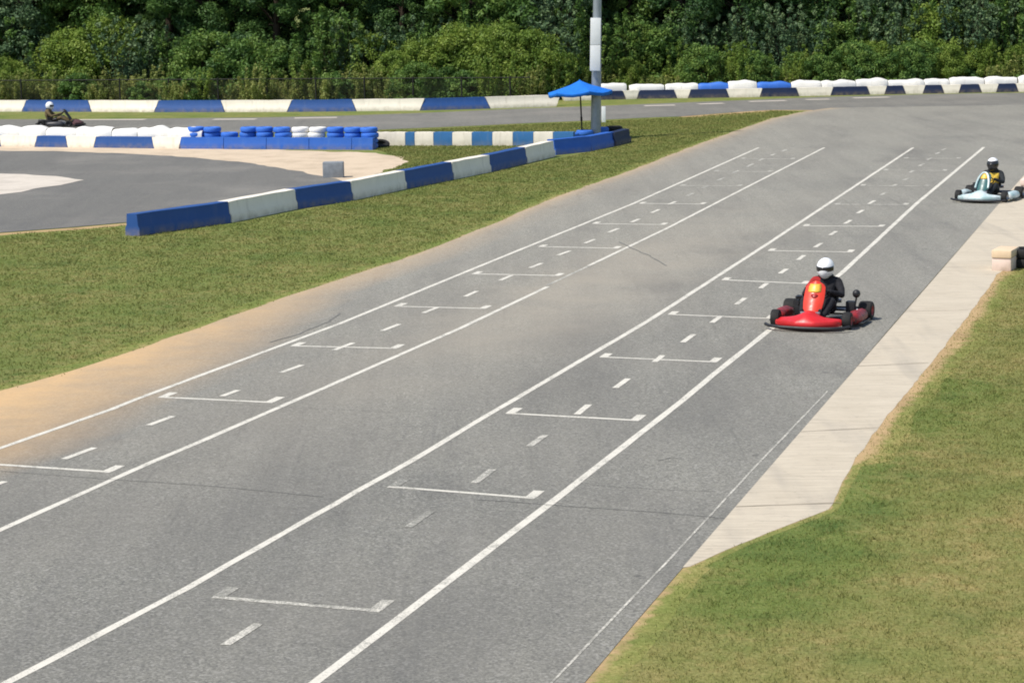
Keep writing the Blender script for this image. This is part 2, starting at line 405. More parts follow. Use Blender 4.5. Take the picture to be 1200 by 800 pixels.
def inpoly(x, y, poly):
    x = np.asarray(x); y = np.asarray(y); c = np.zeros(x.shape, bool); n = len(poly)
    for i in range(n):
        a, b = poly[i], poly[(i + 1) % n]
        if a.y == b.y: continue
        cond = ((a.y > y) != (b.y > y)) & (x < (b.x - a.x) * (y - a.y) / (b.y - a.y) + a.x)
        c ^= cond
    return c

# ================================================================== SETTING: ground and tracks
gm = MB()
xs = [-900, -200, -60, -30, -15, 0] + [1.0 + 0.5 * i for i in range(25)] + [20, 30, 60, 200, 900]
ys = [-300, -40, 0] + [14 + 0.75 * i for i in range(45)] + [60, 75, 100, 130, 200, 500, 1800]
LUSH = [(G(905, 652), 0.7), (G(985, 588), 0.55), (G(1010, 545), 0.6), (G(1065, 492), 0.7), (G(870, 705), 0.55), (G(1120, 455), 0.8), (G(950, 640), 0.6)]
def dryness(x, y):
    k = 0.40
    for c, r_ in LUSH: k -= 0.8 * math.exp(-((x - c.x) ** 2 + ((y - c.y) * 0.6) ** 2) / r_ ** 2)
    return max(-0.75, k)
gm.grid([[Vector((x, y, 0)) for x in xs] for y in ys])
ground = gm.build('ground', 'grass', smooth=False)
fattr(ground.data, 'dry', [dryness(v.co.x, v.co.y) if (v.co.x >= 1 and v.co.y < 60) else 0.0 for v in ground.data.vertices])
tag(ground, 'mown yellow green grass ground around the kart track', 'ground', kind='structure')

LEFT_PX = [(-330, 565), (-160, 511), (0, 459), (50, 445), (100, 430), (150, 413), (200, 396), (250, 379), (300, 361), (350, 344), (400, 327), (450, 311), (500, 294), (560, 270), (600, 253), (650, 232), (700, 214), (740, 200), (780, 184), (830, 165), (870, 151), (905, 139), (945, 130.5), (985, 125.5)]
RIGHT_PX = [(560, 950), (683, 803), (742, 733), (800, 666), (861, 596), (922, 526), (983, 455), (1043, 385), (1104, 315), (1165, 246), (1200, 206), (1240, 172), (1300, 150), (1400, 120)]
left_e = resample([G(*p) for p in LEFT_PX], 0.5); right_e = [G(*p) for p in RIGHT_PX]
d0 = (left_e[3] - left_e[0]).normalized(); 
left_e = jitter(resample([left_e[0] - d0 * 14] + left_e, 0.5), 0.07, 1.1, 1.0)
right_e = [right_e[0] - ROADDIR * 9] + right_e
def interp_x(edge, y):
    return float(np.interp(y, [p.y for p in edge], [p.x for p in edge]))
y0 = 7.0; y1 = min(left_e[-1].y, right_e[-1].y)
ny = 220; nx = 30
V = []; dust = []; rubber_and_sheen = []; warm = []
for i in range(ny + 1):
    y = y0 + (y1 - y0) * i / ny
    xa, xb = interp_x(left_e, y), interp_x(right_e, y)
    for j in range(nx + 1):
        t = (j / nx) ** 1.15
        x = xa + (xb - xa) * t
        V.append((x, y, 0.010))
        dl = (x - xa); dr = (xb - x)
        wd = 1.1 + 2.4 * max(0, 1 - abs(y - 27.0) / 14.0)           # the drift of sand is widest beside the second grid rows
        k = max(0.0, 1 - dl / wd) ** 0.85 * max(0.12, 1 - abs(y - 25) / 30.0)
        k = max(k, 0.40 * max(0, 1 - dl / 0.55)); pass
        dust.append(min(1.0, k * 1.4))
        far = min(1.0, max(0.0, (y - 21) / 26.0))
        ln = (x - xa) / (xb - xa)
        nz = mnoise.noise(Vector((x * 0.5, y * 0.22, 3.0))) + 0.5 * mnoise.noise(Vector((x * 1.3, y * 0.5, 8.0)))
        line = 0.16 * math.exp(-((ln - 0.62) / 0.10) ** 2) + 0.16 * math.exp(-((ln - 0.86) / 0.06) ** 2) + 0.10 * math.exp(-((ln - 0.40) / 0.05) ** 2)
        rubber_and_sheen.append(min(0.75, max(0.0, 0.27 * (1 - far) ** 0.8 + 0.02 + line * (0.7 + 0.6 * nz) + 0.16 * nz)))  # racing-line rubber, plus darker near end: far grazing sheen painted into the colour
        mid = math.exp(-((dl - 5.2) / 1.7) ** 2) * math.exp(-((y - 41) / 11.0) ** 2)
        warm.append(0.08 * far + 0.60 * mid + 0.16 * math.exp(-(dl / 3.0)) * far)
F = []
for i in range(ny):
    for j in range(nx):
        a = i * (nx + 1) + j; F.append((a, a + 1, a + nx + 2, a + nx + 1))
me = bpy.data.meshes.new('main_track'); me.from_pydata(V, [], F); me.materials.append(M['asphalt'])
fattr(me, 'dust', dust); fattr(me, 'rubber', rubber_and_sheen); fattr(me, 'warm', warm)
track = link('main_track', me)
tag(track, 'wide grey asphalt main straight with painted starting grid lanes', 'race track', kind='structure')

BACK_TOP = [(-260, 143), (0, 140), (100, 140), (200, 139), (300, 138), (400, 136), (500, 132.5), (600, 128), (700, 124.5), (800, 120.5), (900, 116.5), (960, 114), (1000, 113), (1100, 110.5), (1200, 109), (1420, 104)]
BACK_BOT = [(1420, 150), (1200, 140), (1000, 133), (955, 129.5), (905, 129), (850, 132.5), (800, 136.5), (740, 139), (700, 141), (600, 145.5), (500, 150), (400, 154), (200, 157), (0, 159), (-260, 162)]
pts = resample([G(*p) for p in BACK_TOP], 2.0) + jitter(resample([G(*p) for p in BACK_BOT], 1.0), 0.12, 0.6, 3)
back_track = sheet('back_straight', pts, 0.0075, 'asphalt3', 'grey asphalt back straight running in front of the far barriers', 'race track')
for (xa, ya, xb, yb) in ((755, 124.4, 791, 123.6), (818, 122.4, 848, 121.4), (878, 119.4, 921, 118.2), (1000, 115.2, 1042, 114.2), (944, 117.2, 972, 116.6), (250, 140.3, 300, 140.0), (90, 140.6, 170, 140.4), (345, 138.8, 395, 138.0)):
    a, b = G(xa, ya), G(xb, yb); t = (b - a).normalized(); nr = Vector((-t.y, t.x, 0)); V = []
    for q in (a, b): V += [(q + nr * 0.28).to_tuple()[:2] + (0.012,), (q - nr * 0.28).to_tuple()[:2] + (0.012,)]
    me = bpy.data.meshes.new('kerb_strip'); me.from_pydata(V, [], [(0, 1, 3, 2)]); me.materials.append(M['palepatch']); link('kerb_strip', me, back_track)
HP_TOP = [(-260, 177), (0, 177), (60, 177.5), (130, 179.5), (200, 183), (270, 189), (330, 197), (375, 206), (412, 216)]
HP_BOT = [(390, 224), (340, 233), (262, 245), (160, 260), (80, 267), (0, 273), (-260, 296)]
hp = jitter(resample([G(*p) for p in HP_TOP], 0.4), 0.22, 0.9, 4) + jitter(resample([G(*p) for p in HP_BOT], 0.6), 0.06, 0.9, 6)
sheet('hairpin_track', hp, 0.010, 'asphalt2', 'dark asphalt hairpin bend curving behind the blue and white blocks', 'race track')
SAND = [(-260, 172), (0, 172), (200, 174), (330, 176), (440, 179.5), (470, 184), (479, 188.5), (465, 195), (445, 203), (412, 214), (398, 221), (330, 202), (250, 190), (130, 182), (-260, 180)]
sheet('sand_patch', jitter(resample([G(*p) for p in SAND], 0.4), 0.28, 0.9, 8), 0.006, 'sand', 'pale sandy gravel patch at the outside of the hairpin', 'sand')
PALE = [(-260, 203), (0, 204), (40, 205.5), (75, 208), (97, 211.5), (75, 216), (40, 222), (0, 229), (-260, 262)]
sheet('pale_infield_patch', jitter(resample([G(*p) for p in PALE], 0.4), 0.20, 0.9, 9), 0.016, 'palepatch', 'pale bare patch inside the curve of the hairpin', 'bare ground')
# thin sand rim along the near side of the hairpin, rough tan verges elsewhere
def ribbon(name, pts, w_in, w_out, z, m, label, cat, seed=0, jit=0.12, dry=0.0):
    """strip along a polyline; attribute edge fades 1 -> 0 to the outer (left of travel) side"""
    pts = resample(pts, 0.35); V = []; E = []; F = []
    n = 5
    for i, p in enumerate(pts):
        a = pts[max(0, i - 1)]; b = pts[min(len(pts) - 1, i + 1)]; t = (b - a).normalized(); nr = Vector((-t.y, t.x, 0))
        wv = w_out * (0.22 if name == 'dirt_verge_right' and p.y < G(1003, 537).y else 1.0) * (1 + 0.6 * mnoise.noise(p * 0.5 + Vector((0, 0, seed))) + jit * mnoise.noise(p * 2.0))
        for k in range(n):
            u = k / (n - 1); q = p + nr * (-w_in + (w_in + wv) * u); V.append((q.x, q.y, z if k < n - 1 else 0.0012)); E.append(1 - u)
        if i:
            for k in range(n - 1):
                a0 = (i - 1) * n + k; F.append((a0, a0 + n, a0 + n + 1, a0 + 1))
    me = bpy.data.meshes.new(name); me.from_pydata(V, [], F); me.materials.append(M[m]); fattr(me, 'edge', E); fattr(me, 'dry', [dry] * len(V))
    me.update(); o = link(name, me); tag(o, label, cat, kind='structure'); 
    return o
ribbon('dirt_verge', [Vector((p.x, p.y, 0)) for p in left_e[::1]], 0.5, 0.38, 0.004, 'dirt', 'tan dirt verge between left grass and main straight', 'dirt', 1)
APRON_R = [(808, 664), (860, 640), (920, 617), (972, 597), (988, 565), (1003, 537), (1030, 500), (1063, 460), (1100, 415), (1133, 372), (1158, 338), (1168, 322), (1190, 305), (1230, 270), (1300, 225)]
apr_r = resample([G(*p) for p in APRON_R], 0.25)
ribbon('dirt_verge_right', list(reversed([G(*p) for p in APRON_R])), 0.1, 0.42, 0.004, 'dirt', 'tan dirt verge along the grass side of the concrete apron', 'dirt', 4, dry=0.25)
ribbon('dirt_verge_corner', list(reversed([right_e[0], G(560, 950), G(683, 803), G(742, 733), G(803, 664)])), 0.2, 0.32, 0.0055, 'dirt', 'tan dirt verge where asphalt meets right grass', 'dirt', 6, dry=0.25)
ribbon('hairpin_verge', [G(*p) for p in reversed(HP_BOT)], 0.15, -0.95, 0.0075, 'dirt', 'thin sandy verge between the hairpin and grass', 'dirt', 9)
ribbon('back_verge', [G(*p) for p in ((-260, 144), (0, 141), (200, 140.5), (400, 137.5), (500, 134), (640, 127), (800, 121.5), (960, 115))], 0.8, 0.9, 0.0055, 'dirt_pale', 'sandy verge on the far side of the back straight', 'dirt', 12)
ribbon('back_verge_inner', [G(*p) for p in ((955, 129), (905, 129), (860, 133), (800, 137.5))], 0.3, 1.4, 0.0065, 'dirt', 'sandy tongue of dirt where the straights meet', 'dirt', 15)

# concrete apron: slab with a small step, left side on the asphalt edge
apr_l = [p for p in resample([G(*p) for p in ((800, 666), (1165, 246), (1200, 206), (1300, 150))], 1.0)]
bm = bmesh.new(); outline = apr_l + list(reversed(jitter(apr_r + [G(1330, 205), G(1360, 160)], 0.03, 1.5, 2)))
vs = [bm.verts.new((p.x, p.y, 0.014 if i < len(apr_l) else 0.0062)) for i, p in enumerate(outline)]
es = [bm.edges.new((vs[i], vs[(i + 1) % len(vs)])) for i in range(len(vs))]
bmesh.ops.triangle_fill(bm, use_beauty=True, edges=es)
lo = [bm.verts.new((p.x, p.y, -0.05)) for p in outline]
for i in range(len(vs)):
    j = (i + 1) % len(vs); bm.faces.new((vs[i], vs[j], lo[j], lo[i]))
bmesh.ops.recalc_face_normals(bm, faces=bm.faces)
me = bpy.data.meshes.new('concrete_apron'); bm.to_mesh(me); bm.free(); me.materials.append(M['concrete'])
apron = link('concrete_apron', me); tag(apron, 'pale brushed concrete apron strip beside the right grass', 'pavement', kind='structure')

for k, (a, b) in enumerate((((862, 595), (985, 590)), ((938, 507), (1030, 502)), ((1005, 430), (1088, 426)), ((1060, 366), (1135, 364)), ((1105, 314), (1172, 314)), ((1140, 274), (1195, 275)))):
    P = jitter(resample([G(*a), G(*b)], 0.2), 0.012, 4.0, k); V = []; F = []
    for i, p in enumerate(P):
        wv = 0.007 * (1 + 0.5 * mnoise.noise(p * 6)); V += [(p.x, p.y - wv, 0.0165), (p.x, p.y + wv, 0.0165)]
        if i: F.append((2 * i - 2, 2 * i, 2 * i + 1, 2 * i - 1))
    me = bpy.data.meshes.new('slab_joint'); me.from_pydata(V, [], F); me.materials.append(M['joint']); link('slab_joint', me, apron)

# ------------------------------------------------------------------ painted markings (children of the main straight)
ZL = 0.0128
def strip(name, pts, w, m, z=ZL, jit=0.0):
    pts = resample(pts, 0.6); V = []; F = []
    for i, p in enumerate(pts):
        a = pts[max(0, i - 1)]; b = pts[min(len(pts) - 1, i + 1)]; t = (b - a).normalized(); nr = Vector((-t.y, t.x, 0))
        w1 = w * 0.5 * (1 + jit * mnoise.noise(p * 1.7)); w2 = w * 0.5 * (1 + jit * mnoise.noise(p * 1.7 + Vector((9, 3, 1))))
        V += [tuple((p + nr * w1).to_tuple()[:2]) + (z,), tuple((p - nr * w2).to_tuple()[:2]) + (z,)]
        if i: F.append((2 * i - 2, 2 * i - 1, 2 * i + 1, 2 * i))
    me = bpy.data.meshes.new(name); me.from_pydata(V, [], F); me.materials.append(M[m]); me.update()
    return link(name, me, track)
def gl(*px): return [G(*p) for p in px]
strip('lane_line', gl((-90, 558), (0, 526), (130, 480.5), (160, 468.5), (398, 380), (540, 321.6), (740, 240), (889, 173.5)), 0.088, 'line', jit=0.25)
strip('lane_line', gl((-90, 662), (0, 622), (182, 540.5), (240, 516), (400, 446.5), (540, 385), (642, 336.5)), 0.088, 'line', jit=0.25)
strip('lane_line', gl((641, 335), (700, 307.5)), 0.065, 'line_worn', ZL - 0.0010, jit=0.5)
strip('lane_line', gl((690, 312), (780, 269), (870, 222.5), (966, 173.5)), 0.085, 'line', ZL + 0.001, jit=0.25)
strip('lane_line', gl((-80, 854), (10, 800), (220, 690), (272, 660), (420, 575.6), (484, 540), (560, 494), (652, 440), (760, 376.5), (900, 286), (1070, 173.5)), 0.092, 'line', jit=0.2)
strip('lane_line', gl((280, 872), (370, 800), (500, 701), (660, 579), (800, 470), (835, 440.5), (987, 320), (1073, 240), (1153, 173)), 0.10, 'line', jit=0.2)
strip('edge_line', gl((560, 892), (647, 800), (800, 640), (880, 553), (970, 459)), 0.024, 'line_worn', jit=0.8)

BARS = [((249, 700.5), (446, 717)), ((455, 571), (627, 584.5)), ((593, 485), (749, 493.5)), ((703, 419), (840, 425)), ((783, 369), (905, 374)), ((846, 328.5), (946, 333)), ((900, 294.3), (998.6, 296)), ((941, 265.3), (1035, 265.9)), ((978, 240), (1063.6, 240.3)), ((1008, 218), (1088, 218.4)), ((1035, 200), (1109, 200.4)), ((1059, 186), (1125, 186.2)),
        ((-28, 543.5), (130, 554)), ((186, 466), (320, 472.4)), ((341, 406), (465, 409)), ((462, 359.5), (569, 362.3)), ((553, 321.6), (656, 323.6)), ((631, 289.6), (724, 291.6)), ((694, 262.6), (779, 263.8)), ((749, 239), (825, 239.6)), ((797, 218), (868, 218.4)), ((836, 201.3), (903, 201.8)), ((868, 186.3), (930, 186.8))]
for i, (a, b) in enumerate(BARS):
    A, B = G(*a), G(*b); t = (B - A).normalized()
    mt = 'line_worn' if i in (0, 8, 9, 10, 11, 20, 21, 22) else 'line'
    w = 0.080 if A.y < 40 else 0.095
    strip('grid_bar', [A, B], w, mt, ZL, jit=0.3)
    for q, wr in ((A + t * 0.055, i in (0, 1)), (B - t * 0.055, False)):
        strip('grid_tick', [q + ROADDIR * 0.02, q + ROADDIR * random.uniform(0.34, 0.42)], 0.125, 'line_faint' if wr else mt, ZL + 0.0008)
DASH = [((264, 757), (303, 732)), ((478, 619), (505, 600)), ((556, 567), (577, 551)), ((620, 524), (639, 510.5)), ((676, 486.5), (690, 475)), ((721, 455.5), (736, 444.5)), ((767, 425), (777, 417)), ((800, 402), (813, 392.5)), ((834, 379), (845, 371)), ((863, 357.5), (873, 350)), ((891, 338.5), (899, 332.5)), ((914, 321.2), (922, 315.8)), ((935, 305.3), (942.5, 299.8)), ((955, 290.5), (963, 285.5)), ((972.6, 276.2), (980, 271.6)), ((990, 262.8), (997, 258.6)), ((1005, 250.5), (1011.5, 246.7)), ((1018, 239.6), (1025, 235.6)), ((1032, 229.3), (1038, 226)), ((1045, 219), (1051, 216.4)), ((1059, 211.8), (1063.6, 209.6)), ((1066, 203), (1071, 200.2)), ((1077, 195), (1083, 192.3)), ((1086, 188.1), (1092, 185.4)), ((1096.5, 181), (1101, 179)), ((1104, 176.4), (1108, 174.7)),
        ((75, 538.8), (111, 525.5)), ((-8, 570), (6, 565)), ((174, 499.2), (203, 488.5)), ((260, 465.2), (279, 458)), ((329, 437.6), (354, 428.5)), ((392, 411), (414, 402.5)), ((448, 388.5), (468, 380.5)), ((496, 367.5), (514, 360.5)), ((545, 348.2), (559, 341.8)), ((586, 329.3), (600, 323.2)), ((621, 314.6), (635, 309)), ((654, 299.7), (668, 294.6)), ((685, 285.8), (697, 281)), ((713, 273), (724.5, 268.4)), ((740, 261), (749, 257.2)), ((763.6, 250), (772.5, 246)), ((784, 240), (792, 236.6)), ((804.5, 230.3), (812, 227)), ((823, 221), (831, 217.6)), ((841, 212), (849, 208.6)), ((858, 203.6), (866, 200.2)), ((875, 196), (882.5, 192.6)), ((889, 189), (895, 186.3)), ((903, 183), (909, 180.4)), ((916, 178), (922, 175.6))]
for i, (a, b) in enumerate(DASH):
    strip('centre_dash', gl(a, b), 0.092, 'line_faint' if i in (1,) else ('line_worn' if i in (0, 2, 3) or a[1] < 232 else 'line'), ZL + 0.0014)
# fainter dashes of an older grid survive between the boxes; crack lines and tyre marks
def crack(name, pts, w, m='seal'):
    strip(name, jitter(resample(gl(*pts), 0.25), 0.03, 2.0, random.random() * 20), w, m, ZL + 0.0021, jit=0.6)
crack('crack', [(0, 553), (120, 562), (250, 571), (380, 583)], 0.0090)
crack('crack', [(560, 587), (627, 591), (700, 597), (800, 604), (850, 608)], 0.0100)
crack('crack', [(690, 569), (770, 574), (840, 577)], 0.0060)
crack('crack', [(770, 541), (785, 537), (800, 538)], 0.0100)
crack('crack', [(215, 471), (330, 478), (460, 484)], 0.0050)
crack('tyre_mark', [(725, 284), (760, 300), (782, 312)], 0.0350, 'mark')
crack('tyre_mark', [(318, 402), (350, 392), (385, 378), (398, 368)], 0.0350, 'mark')

# ================================================================== BLOCK BARRIERS
def block_mesh(L, h, wb, wt, slant, m, seed):
    """low concrete barrier block: wide foot, tapered upper part, worn edges. slant>0 = foot longer than top"""
    mb = MB(); fh = h * 0.34
    prof = [(-wb / 2, 0), (-wb / 2, fh), (-wt / 2 - 0.02, fh + 0.07), (-wt / 2, h), (wt / 2, h), (wt / 2 + 0.02, fh + 0.07), (wb / 2, fh), (wb / 2, 0)]
    rows = []
    for k in range(7):
        u = -1 + 2 * k / 6
        row = []
        for (y, z) in prof:
            e = L / 2 + slant * (0.5 - z / h)
            row.append(Vector((u * e, y + 0.006 * random.uniform(-1, 1), z + (0.006 * random.uniform(-1, 1) if z > 0 else 0))))
        rows.append(row)
    mb.grid(rows, True, True)
    bmesh.ops.bevel(mb.bm, geom=[e for e in mb.bm.edges if e.calc_face_angle(0) > 0.5], offset=0.018, segments=2, affect='EDGES')
    return mb.mesh('block', m, True, 50)
def block(px_a, px_b, m, h, label, group, cat='barrier block', wb=0.42, wt=0.28, slant=0.0, gap=0.03, name='barrier_block', off=0.0):
    """block standing with its FRONT foot edge on the ground line between two pixels"""
    A, B = G(*px_a), G(*px_b); t = (B - A); L = t.length; t.normalize(); nr = Vector((-t.y, t.x, 0))
    c = (A + B) / 2 + nr * (wb / 2 + off)
    o = link(name, block_mesh(L - gap, h, wb, wt, slant, m, 0), None, c)
    o.rotation_euler = (0, 0, math.atan2(t.y, t.x)); tag(o, label, cat, group); return o
ORD = ['first', 'second', 'third', 'fourth', 'fifth', 'sixth', 'seventh', 'eighth', 'ninth', 'tenth']
# row along the grass verge, running up to the light pole
NEAR = [(163, 277), (271, 261), (349, 245), (414, 235), (477, 221.5), (532, 210.5), (576, 201.5), (618, 191.5), (651, 183.5)]
for i in range(8):
    blue = i % 2 == 0
    block(NEAR[i], NEAR[i + 1], 'block_blue' if blue else 'block_white', 0.50,
          f'{"blue" if blue else "white"} concrete block, {ORD[7 - i]} from the light pole base in the verge row', 'blocks along the grass verge', wt=0.30)
# around the light pole
block((651, 182), (693, 177.5), 'block_bright', 0.50, 'bright blue concrete block beside last white block at the light pole base', 'blocks at the light pole')
block((693, 177), (722, 171), 'block_bright', 0.48, 'bright blue concrete block in front of the light pole', 'blocks at the light pole')
block((722, 171.5), (740, 166.5), 'block_navy', 0.46, 'dark navy concrete block at the far end of the light pole base', 'blocks at the light pole')
# short alternating row behind
xs2 = [437, 475, 486, 508, 530, 553, 577, 601, 625, 648, 672]
for i in range(10):
    ca = 'white' if i % 2 == 0 else 'blue'
    ya, yb = 171.2 + (xs2[i] - 437) * 0.0, 171.2
    block((xs2[i], ya), (xs2[i + 1], yb), 'block_white' if ca == 'white' else 'block_teal', 0.47,
          f'short {"cream white" if ca == "white" else "faded blue"} block in the chequered row, {ORD[i]} from blue tyre stacks', 'short chequered blocks', wb=0.36, wt=0.33, gap=0.012)
# far row in front of the wire fence
FAR = [-129, -49, 28, 105, 183, 261, 339, 415, 495, 572, 655]
FARY = [131.5, 131, 131, 131.2, 131.6, 131.6, 131.3, 130.6, 129.6, 127.6, 125]
for i in range(10):
    blue = i % 2 == 0 if False else (i % 2 == 0) == (FAR[i] in (28, 183, 339, 495, -129))
    blue = FAR[i] in (28, 183, 339, 495, -129)
    block((FAR[i], FARY[i]), (FAR[i + 1], FARY[i + 1]), 'block_blue' if blue else 'block_white', 0.52,
          ('long blue concrete block in the far row along the wire fence' if blue else 'long white concrete block in the far row along the wire fence'),
          ('far blue blocks along the fence' if blue else 'far white blocks along the fence'), slant=0.22 if blue else -0.22, gap=0.03)
# hairpin outer row: alternating low blocks with tyre stacks behind them
HRX = [(-60, 'w'), (-30, 'b'), (0, 'w'), (42, 'b'), (78, 'w'), (111, 'b'), (179, 'w'), (211, 'b'), (262, 'b'), (312, 'b'), (362, 'b'), (412, 'b'), (437, None)]
def hry(x): return float(np.interp(x, [-60, 0, 200, 437], [171.3, 172.0, 174.6, 175.8]))
cnt = 0
for (x, c), (x2, _) in zip(HRX[:-1], HRX[1:]):
    if c == 'b' and x >= 211:
        lb = f'bright blue block below hairpin tyres, {ORD[cnt]} from the white block'; cnt += 1
    elif c == 'b': lb = 'low dull blue block between white blocks under the white tyres at the hairpin'
    else: lb = 'low white block between blue blocks under the white tyres at the hairpin'
    block((x, hry(x)), (x2, hry(x2)), 'block_white' if c == 'w' else ('block_bright' if x >= 211 else 'block_blue'), 0.40, lb,
          'blocks outside the hairpin, bright blue' if x >= 211 else ('blocks outside the hairpin, ' + ('white' if c == 'w' else 'blue')), wb=0.36, wt=0.28, slant=0.0 if x >= 211 else (0.10 if c == 'b' else -0.10), gap=0.02)
# far right row: navy and cream blocks
FRX = [660, 705, 732, 748, 792, 808, 853, 892, 935, 975, 1018, 1038, 1060, 1083, 1105, 1125, 1149, 1169, 1192, 1215, 1250, 1290, 1330]
def fry(x): return float(np.interp(x, [660, 750, 850, 950, 1050, 1200, 1330], [118.5, 116, 114.6, 112.6, 110.6, 107.8, 105.8]))
for i in range(len(FRX) - 1):
    navy = i % 2 == 1
    a, b = FRX[i], FRX[i + 1]
    block((a, fry(a)), (b, fry(b)), 'block_navy' if navy else 'block_white', 0.40,
          'low dark navy block in the far row under white tyres' if navy else 'low cream white block in the far row under white tyres',
          'far navy blocks under the tyres' if navy else 'far cream blocks under the tyres', wb=0.36, wt=0.28, slant=0.14 if navy else -0.14, gap=0.02)

# ------------------------------------------------------------------ padded barrier bags (lumpy tops) behind the low blocks
def bag_mesh(L, h, m):
    mb = MB(); rows = []; n = 14; sd = random.random() * 50
    for i in range(n):
        u = i / (n - 1); x = (u - 0.5) * L; e = 1 - 0.22 * abs(2 * u - 1) ** 6
        hh = h * (1 + 0.10 * mnoise.noise(Vector((x * 2.2, sd, 0)))) * (1 - 0.10 * abs(2 * u - 1) ** 5)
        row = []
        for k in range(12):
            a = math.pi * (1 - k / 11); c_, s_ = math.cos(a), math.sin(a)
            row.append(Vector((x, 0.27 * e * math.copysign(abs(c_) ** 0.55, c_), hh * abs(s_) ** 0.45 + 0.018 * mnoise.noise(Vector((x * 5, k * 0.7, sd))) * (s_ > 0.05))))
        rows.append(row)
    mb.grid(rows, False, False)
    for r_ in (0, -1): pass
    bmesh.ops.holes_fill(mb.bm, edges=[e for e in mb.bm.edges if e.is_boundary], sides=0)
    return mb.mesh('barrier_bag', m, True, 60)
def bags(x0, x1, yfn, step, h, colfn, labels, groups, back):
    x = x0
    while x < x1:
        st_ = step * random.uniform(0.8, 1.25); a, b = G(x, yfn(x)), G(x + st_, yfn(x + st_)); t = (b - a); L = t.length; t.normalize()
        nr = Vector((-t.y, t.x, 0)); c = (a + b) / 2 + nr * (0.36 + back + random.uniform(0, 0.05)); ci = colfn(x + st_ / 2)
        o = link('barrier_bag', bag_mesh(L * 1.0, h * random.uniform(0.94, 1.05), ci), None, c)
        o.rotation_euler = (0, 0, math.atan2(t.y, t.x) + random.uniform(-.03, .03)); tag(o, labels[ci], 'barrier', groups[ci]); x += st_ + 0.4
bags(-60, 207, lambda x: hry(x), 36, 0.70, lambda x: 'tyre_white', {'tyre_white': 'lumpy white padded barrier behind the low blocks at the hairpin'}, {'tyre_white': 'white padded barriers at the hairpin'}, 0.30)
bags(704, 1330, lambda x: fry(x), 34, 0.72, lambda x: 'tyre_blue' if 822 < x < 862 or 893 < x < 915 else 'tyre_white',
     {'tyre_white': 'lumpy white padded barrier behind the far navy and cream blocks', 'tyre_blue': 'lumpy blue padded barrier behind the far navy blocks'}, {'tyre_white': 'far white padded barriers', 'tyre_blue': 'far blue padded barriers'}, 0.31)
# ------------------------------------------------------------------ tyre stacks
def tyre_mesh(m):
    mb = MB(); R, r, w = 0.31, 0.17, 0.181
    prof = [(r, 0.03), (r + 0.02, 0.0), (R - 0.05, 0.0), (R - 0.012, 0.025), (R, 0.06), (R, w - 0.06), (R - 0.012, w - 0.025), (R - 0.05, w), (r + 0.02, w), (r, w - 0.03), (r + 0.03, w / 2), (r, 0.03)]
    mb.lathe(prof, 18); return mb.mesh('tyre', m, True, 35)
TY = {'tyre_white': tyre_mesh('tyre_white'), 'tyre_blue': tyre_mesh('tyre_blue'), 'black_rubber': tyre_mesh('black_rubber')}
def tyre_stack(loc, n, mats, label, group):
    s = empty('tyre_stack', (loc.x, loc.y, 0), random.uniform(0, 6)); tag(s, label, 'tyre stack', group)
    for k in range(n):
        t = link('tyre', TY[mats[k % len(mats)]], s, (random.uniform(-.04, .04), random.uniform(-.04, .04), 0.182 * k))
        t.rotation_euler = (0, 0, random.uniform(0, 6))
    return s
x = 216.0
while x < 432:
    p = G(x + 10.5, hry(x)); p.y += 0.36 + 0.33
    white = 322 < x < 378
    p.y += random.uniform(-0.02, 0.12); tyre_stack(p, 4 if white else random.choice((4, 4, 4, 3)), ['tyre_white' if white else 'tyre_blue'],
               ('stack of white painted tyres behind the hairpin blocks' if white else 'stack of blue painted tyres behind the hairpin blocks'),
               'white tyre stacks at the hairpin' if white else 'blue tyre stacks at the hairpin')
    x += 20.6
for k, (px, py) in enumerate(((668, 168), (686, 164.5), (704, 161), (719, 159.5))):
    tyre_stack(G(px, py), 2 if k < 3 else 2, ['tyre_blue'] if k < 3 else ['black_rubber'],
               ('pair of stacked blue tyres at the foot of the light pole' if k < 3 else 'pair of stacked black tyres behind the navy block'), 'blue tyre pairs at the pole' if k < 3 else None)
# a black half-buried tyre at the gap between blue tyres and chequered row
tt = empty('leaning_tyre', G(447, 172.5), 0.2); t = link('tyre', TY['black_rubber'], tt, (0, 0.1, 0.0)); t.rotation_euler = (0.35, 0, 0); t.location = (0, 0.15, -0.0)
tag(tt, 'single black tyre lying between blue tyres and chequered blocks', 'tyre')

# ------------------------------------------------------------------ light pole, marker post, umbrella, grey block
pb = G(698, 163)
pole = empty('light_pole', pb); pole.rotation_euler = (0, math.radians(1.3), 0); tag(pole, 'tall galvanised light pole rising from the blue blocks', 'light pole')
mb = MB(); mb.tube([(0, 0, 0.0), (0, 0, 3), (0, 0, 6), (0, 0, 9)], [0.185, 0.165, 0.14, 0.12], 20); mb.build('shaft', 'galv', pole)
mb = MB(); mb.lathe([(0.0, 0.0), (0.30, 0.0), (0.30, 0.04), (0.20, 0.06)], 16); mb.build('base_plate', 'galv', pole)
mb = MB(); mb.box((-0.06, -0.245, 3.80), (0.36, 0.13, 0.94), 0.015); pn = mb.build('speaker_panel', 'white_panel', pole)
mb = MB(); mb.box((-0.06, -0.245, 2.87), (0.36, 0.13, 0.90), 0.015); mb.build('speaker_panel', 'white_panel', pole)
for z in (2.65, 3.15, 3.6, 4.05):
    mb = MB(); mb.lathe([(0.178, -0.02), (0.186, -0.02), (0.186, 0.02), (0.178, 0.02)], 18, 'Z', (0, 0, z)); mb.build('strap', 'galv', pole)
mp = empty('marker_post', G(707.5, 144)); tag(mp, 'small white marker post on the grass behind the light pole', 'post')
mb = MB(); mb.box((0, 0, 0.32), (0.16, 0.06, 0.64), 0.015); mb.build('panel', 'white_panel', mp)
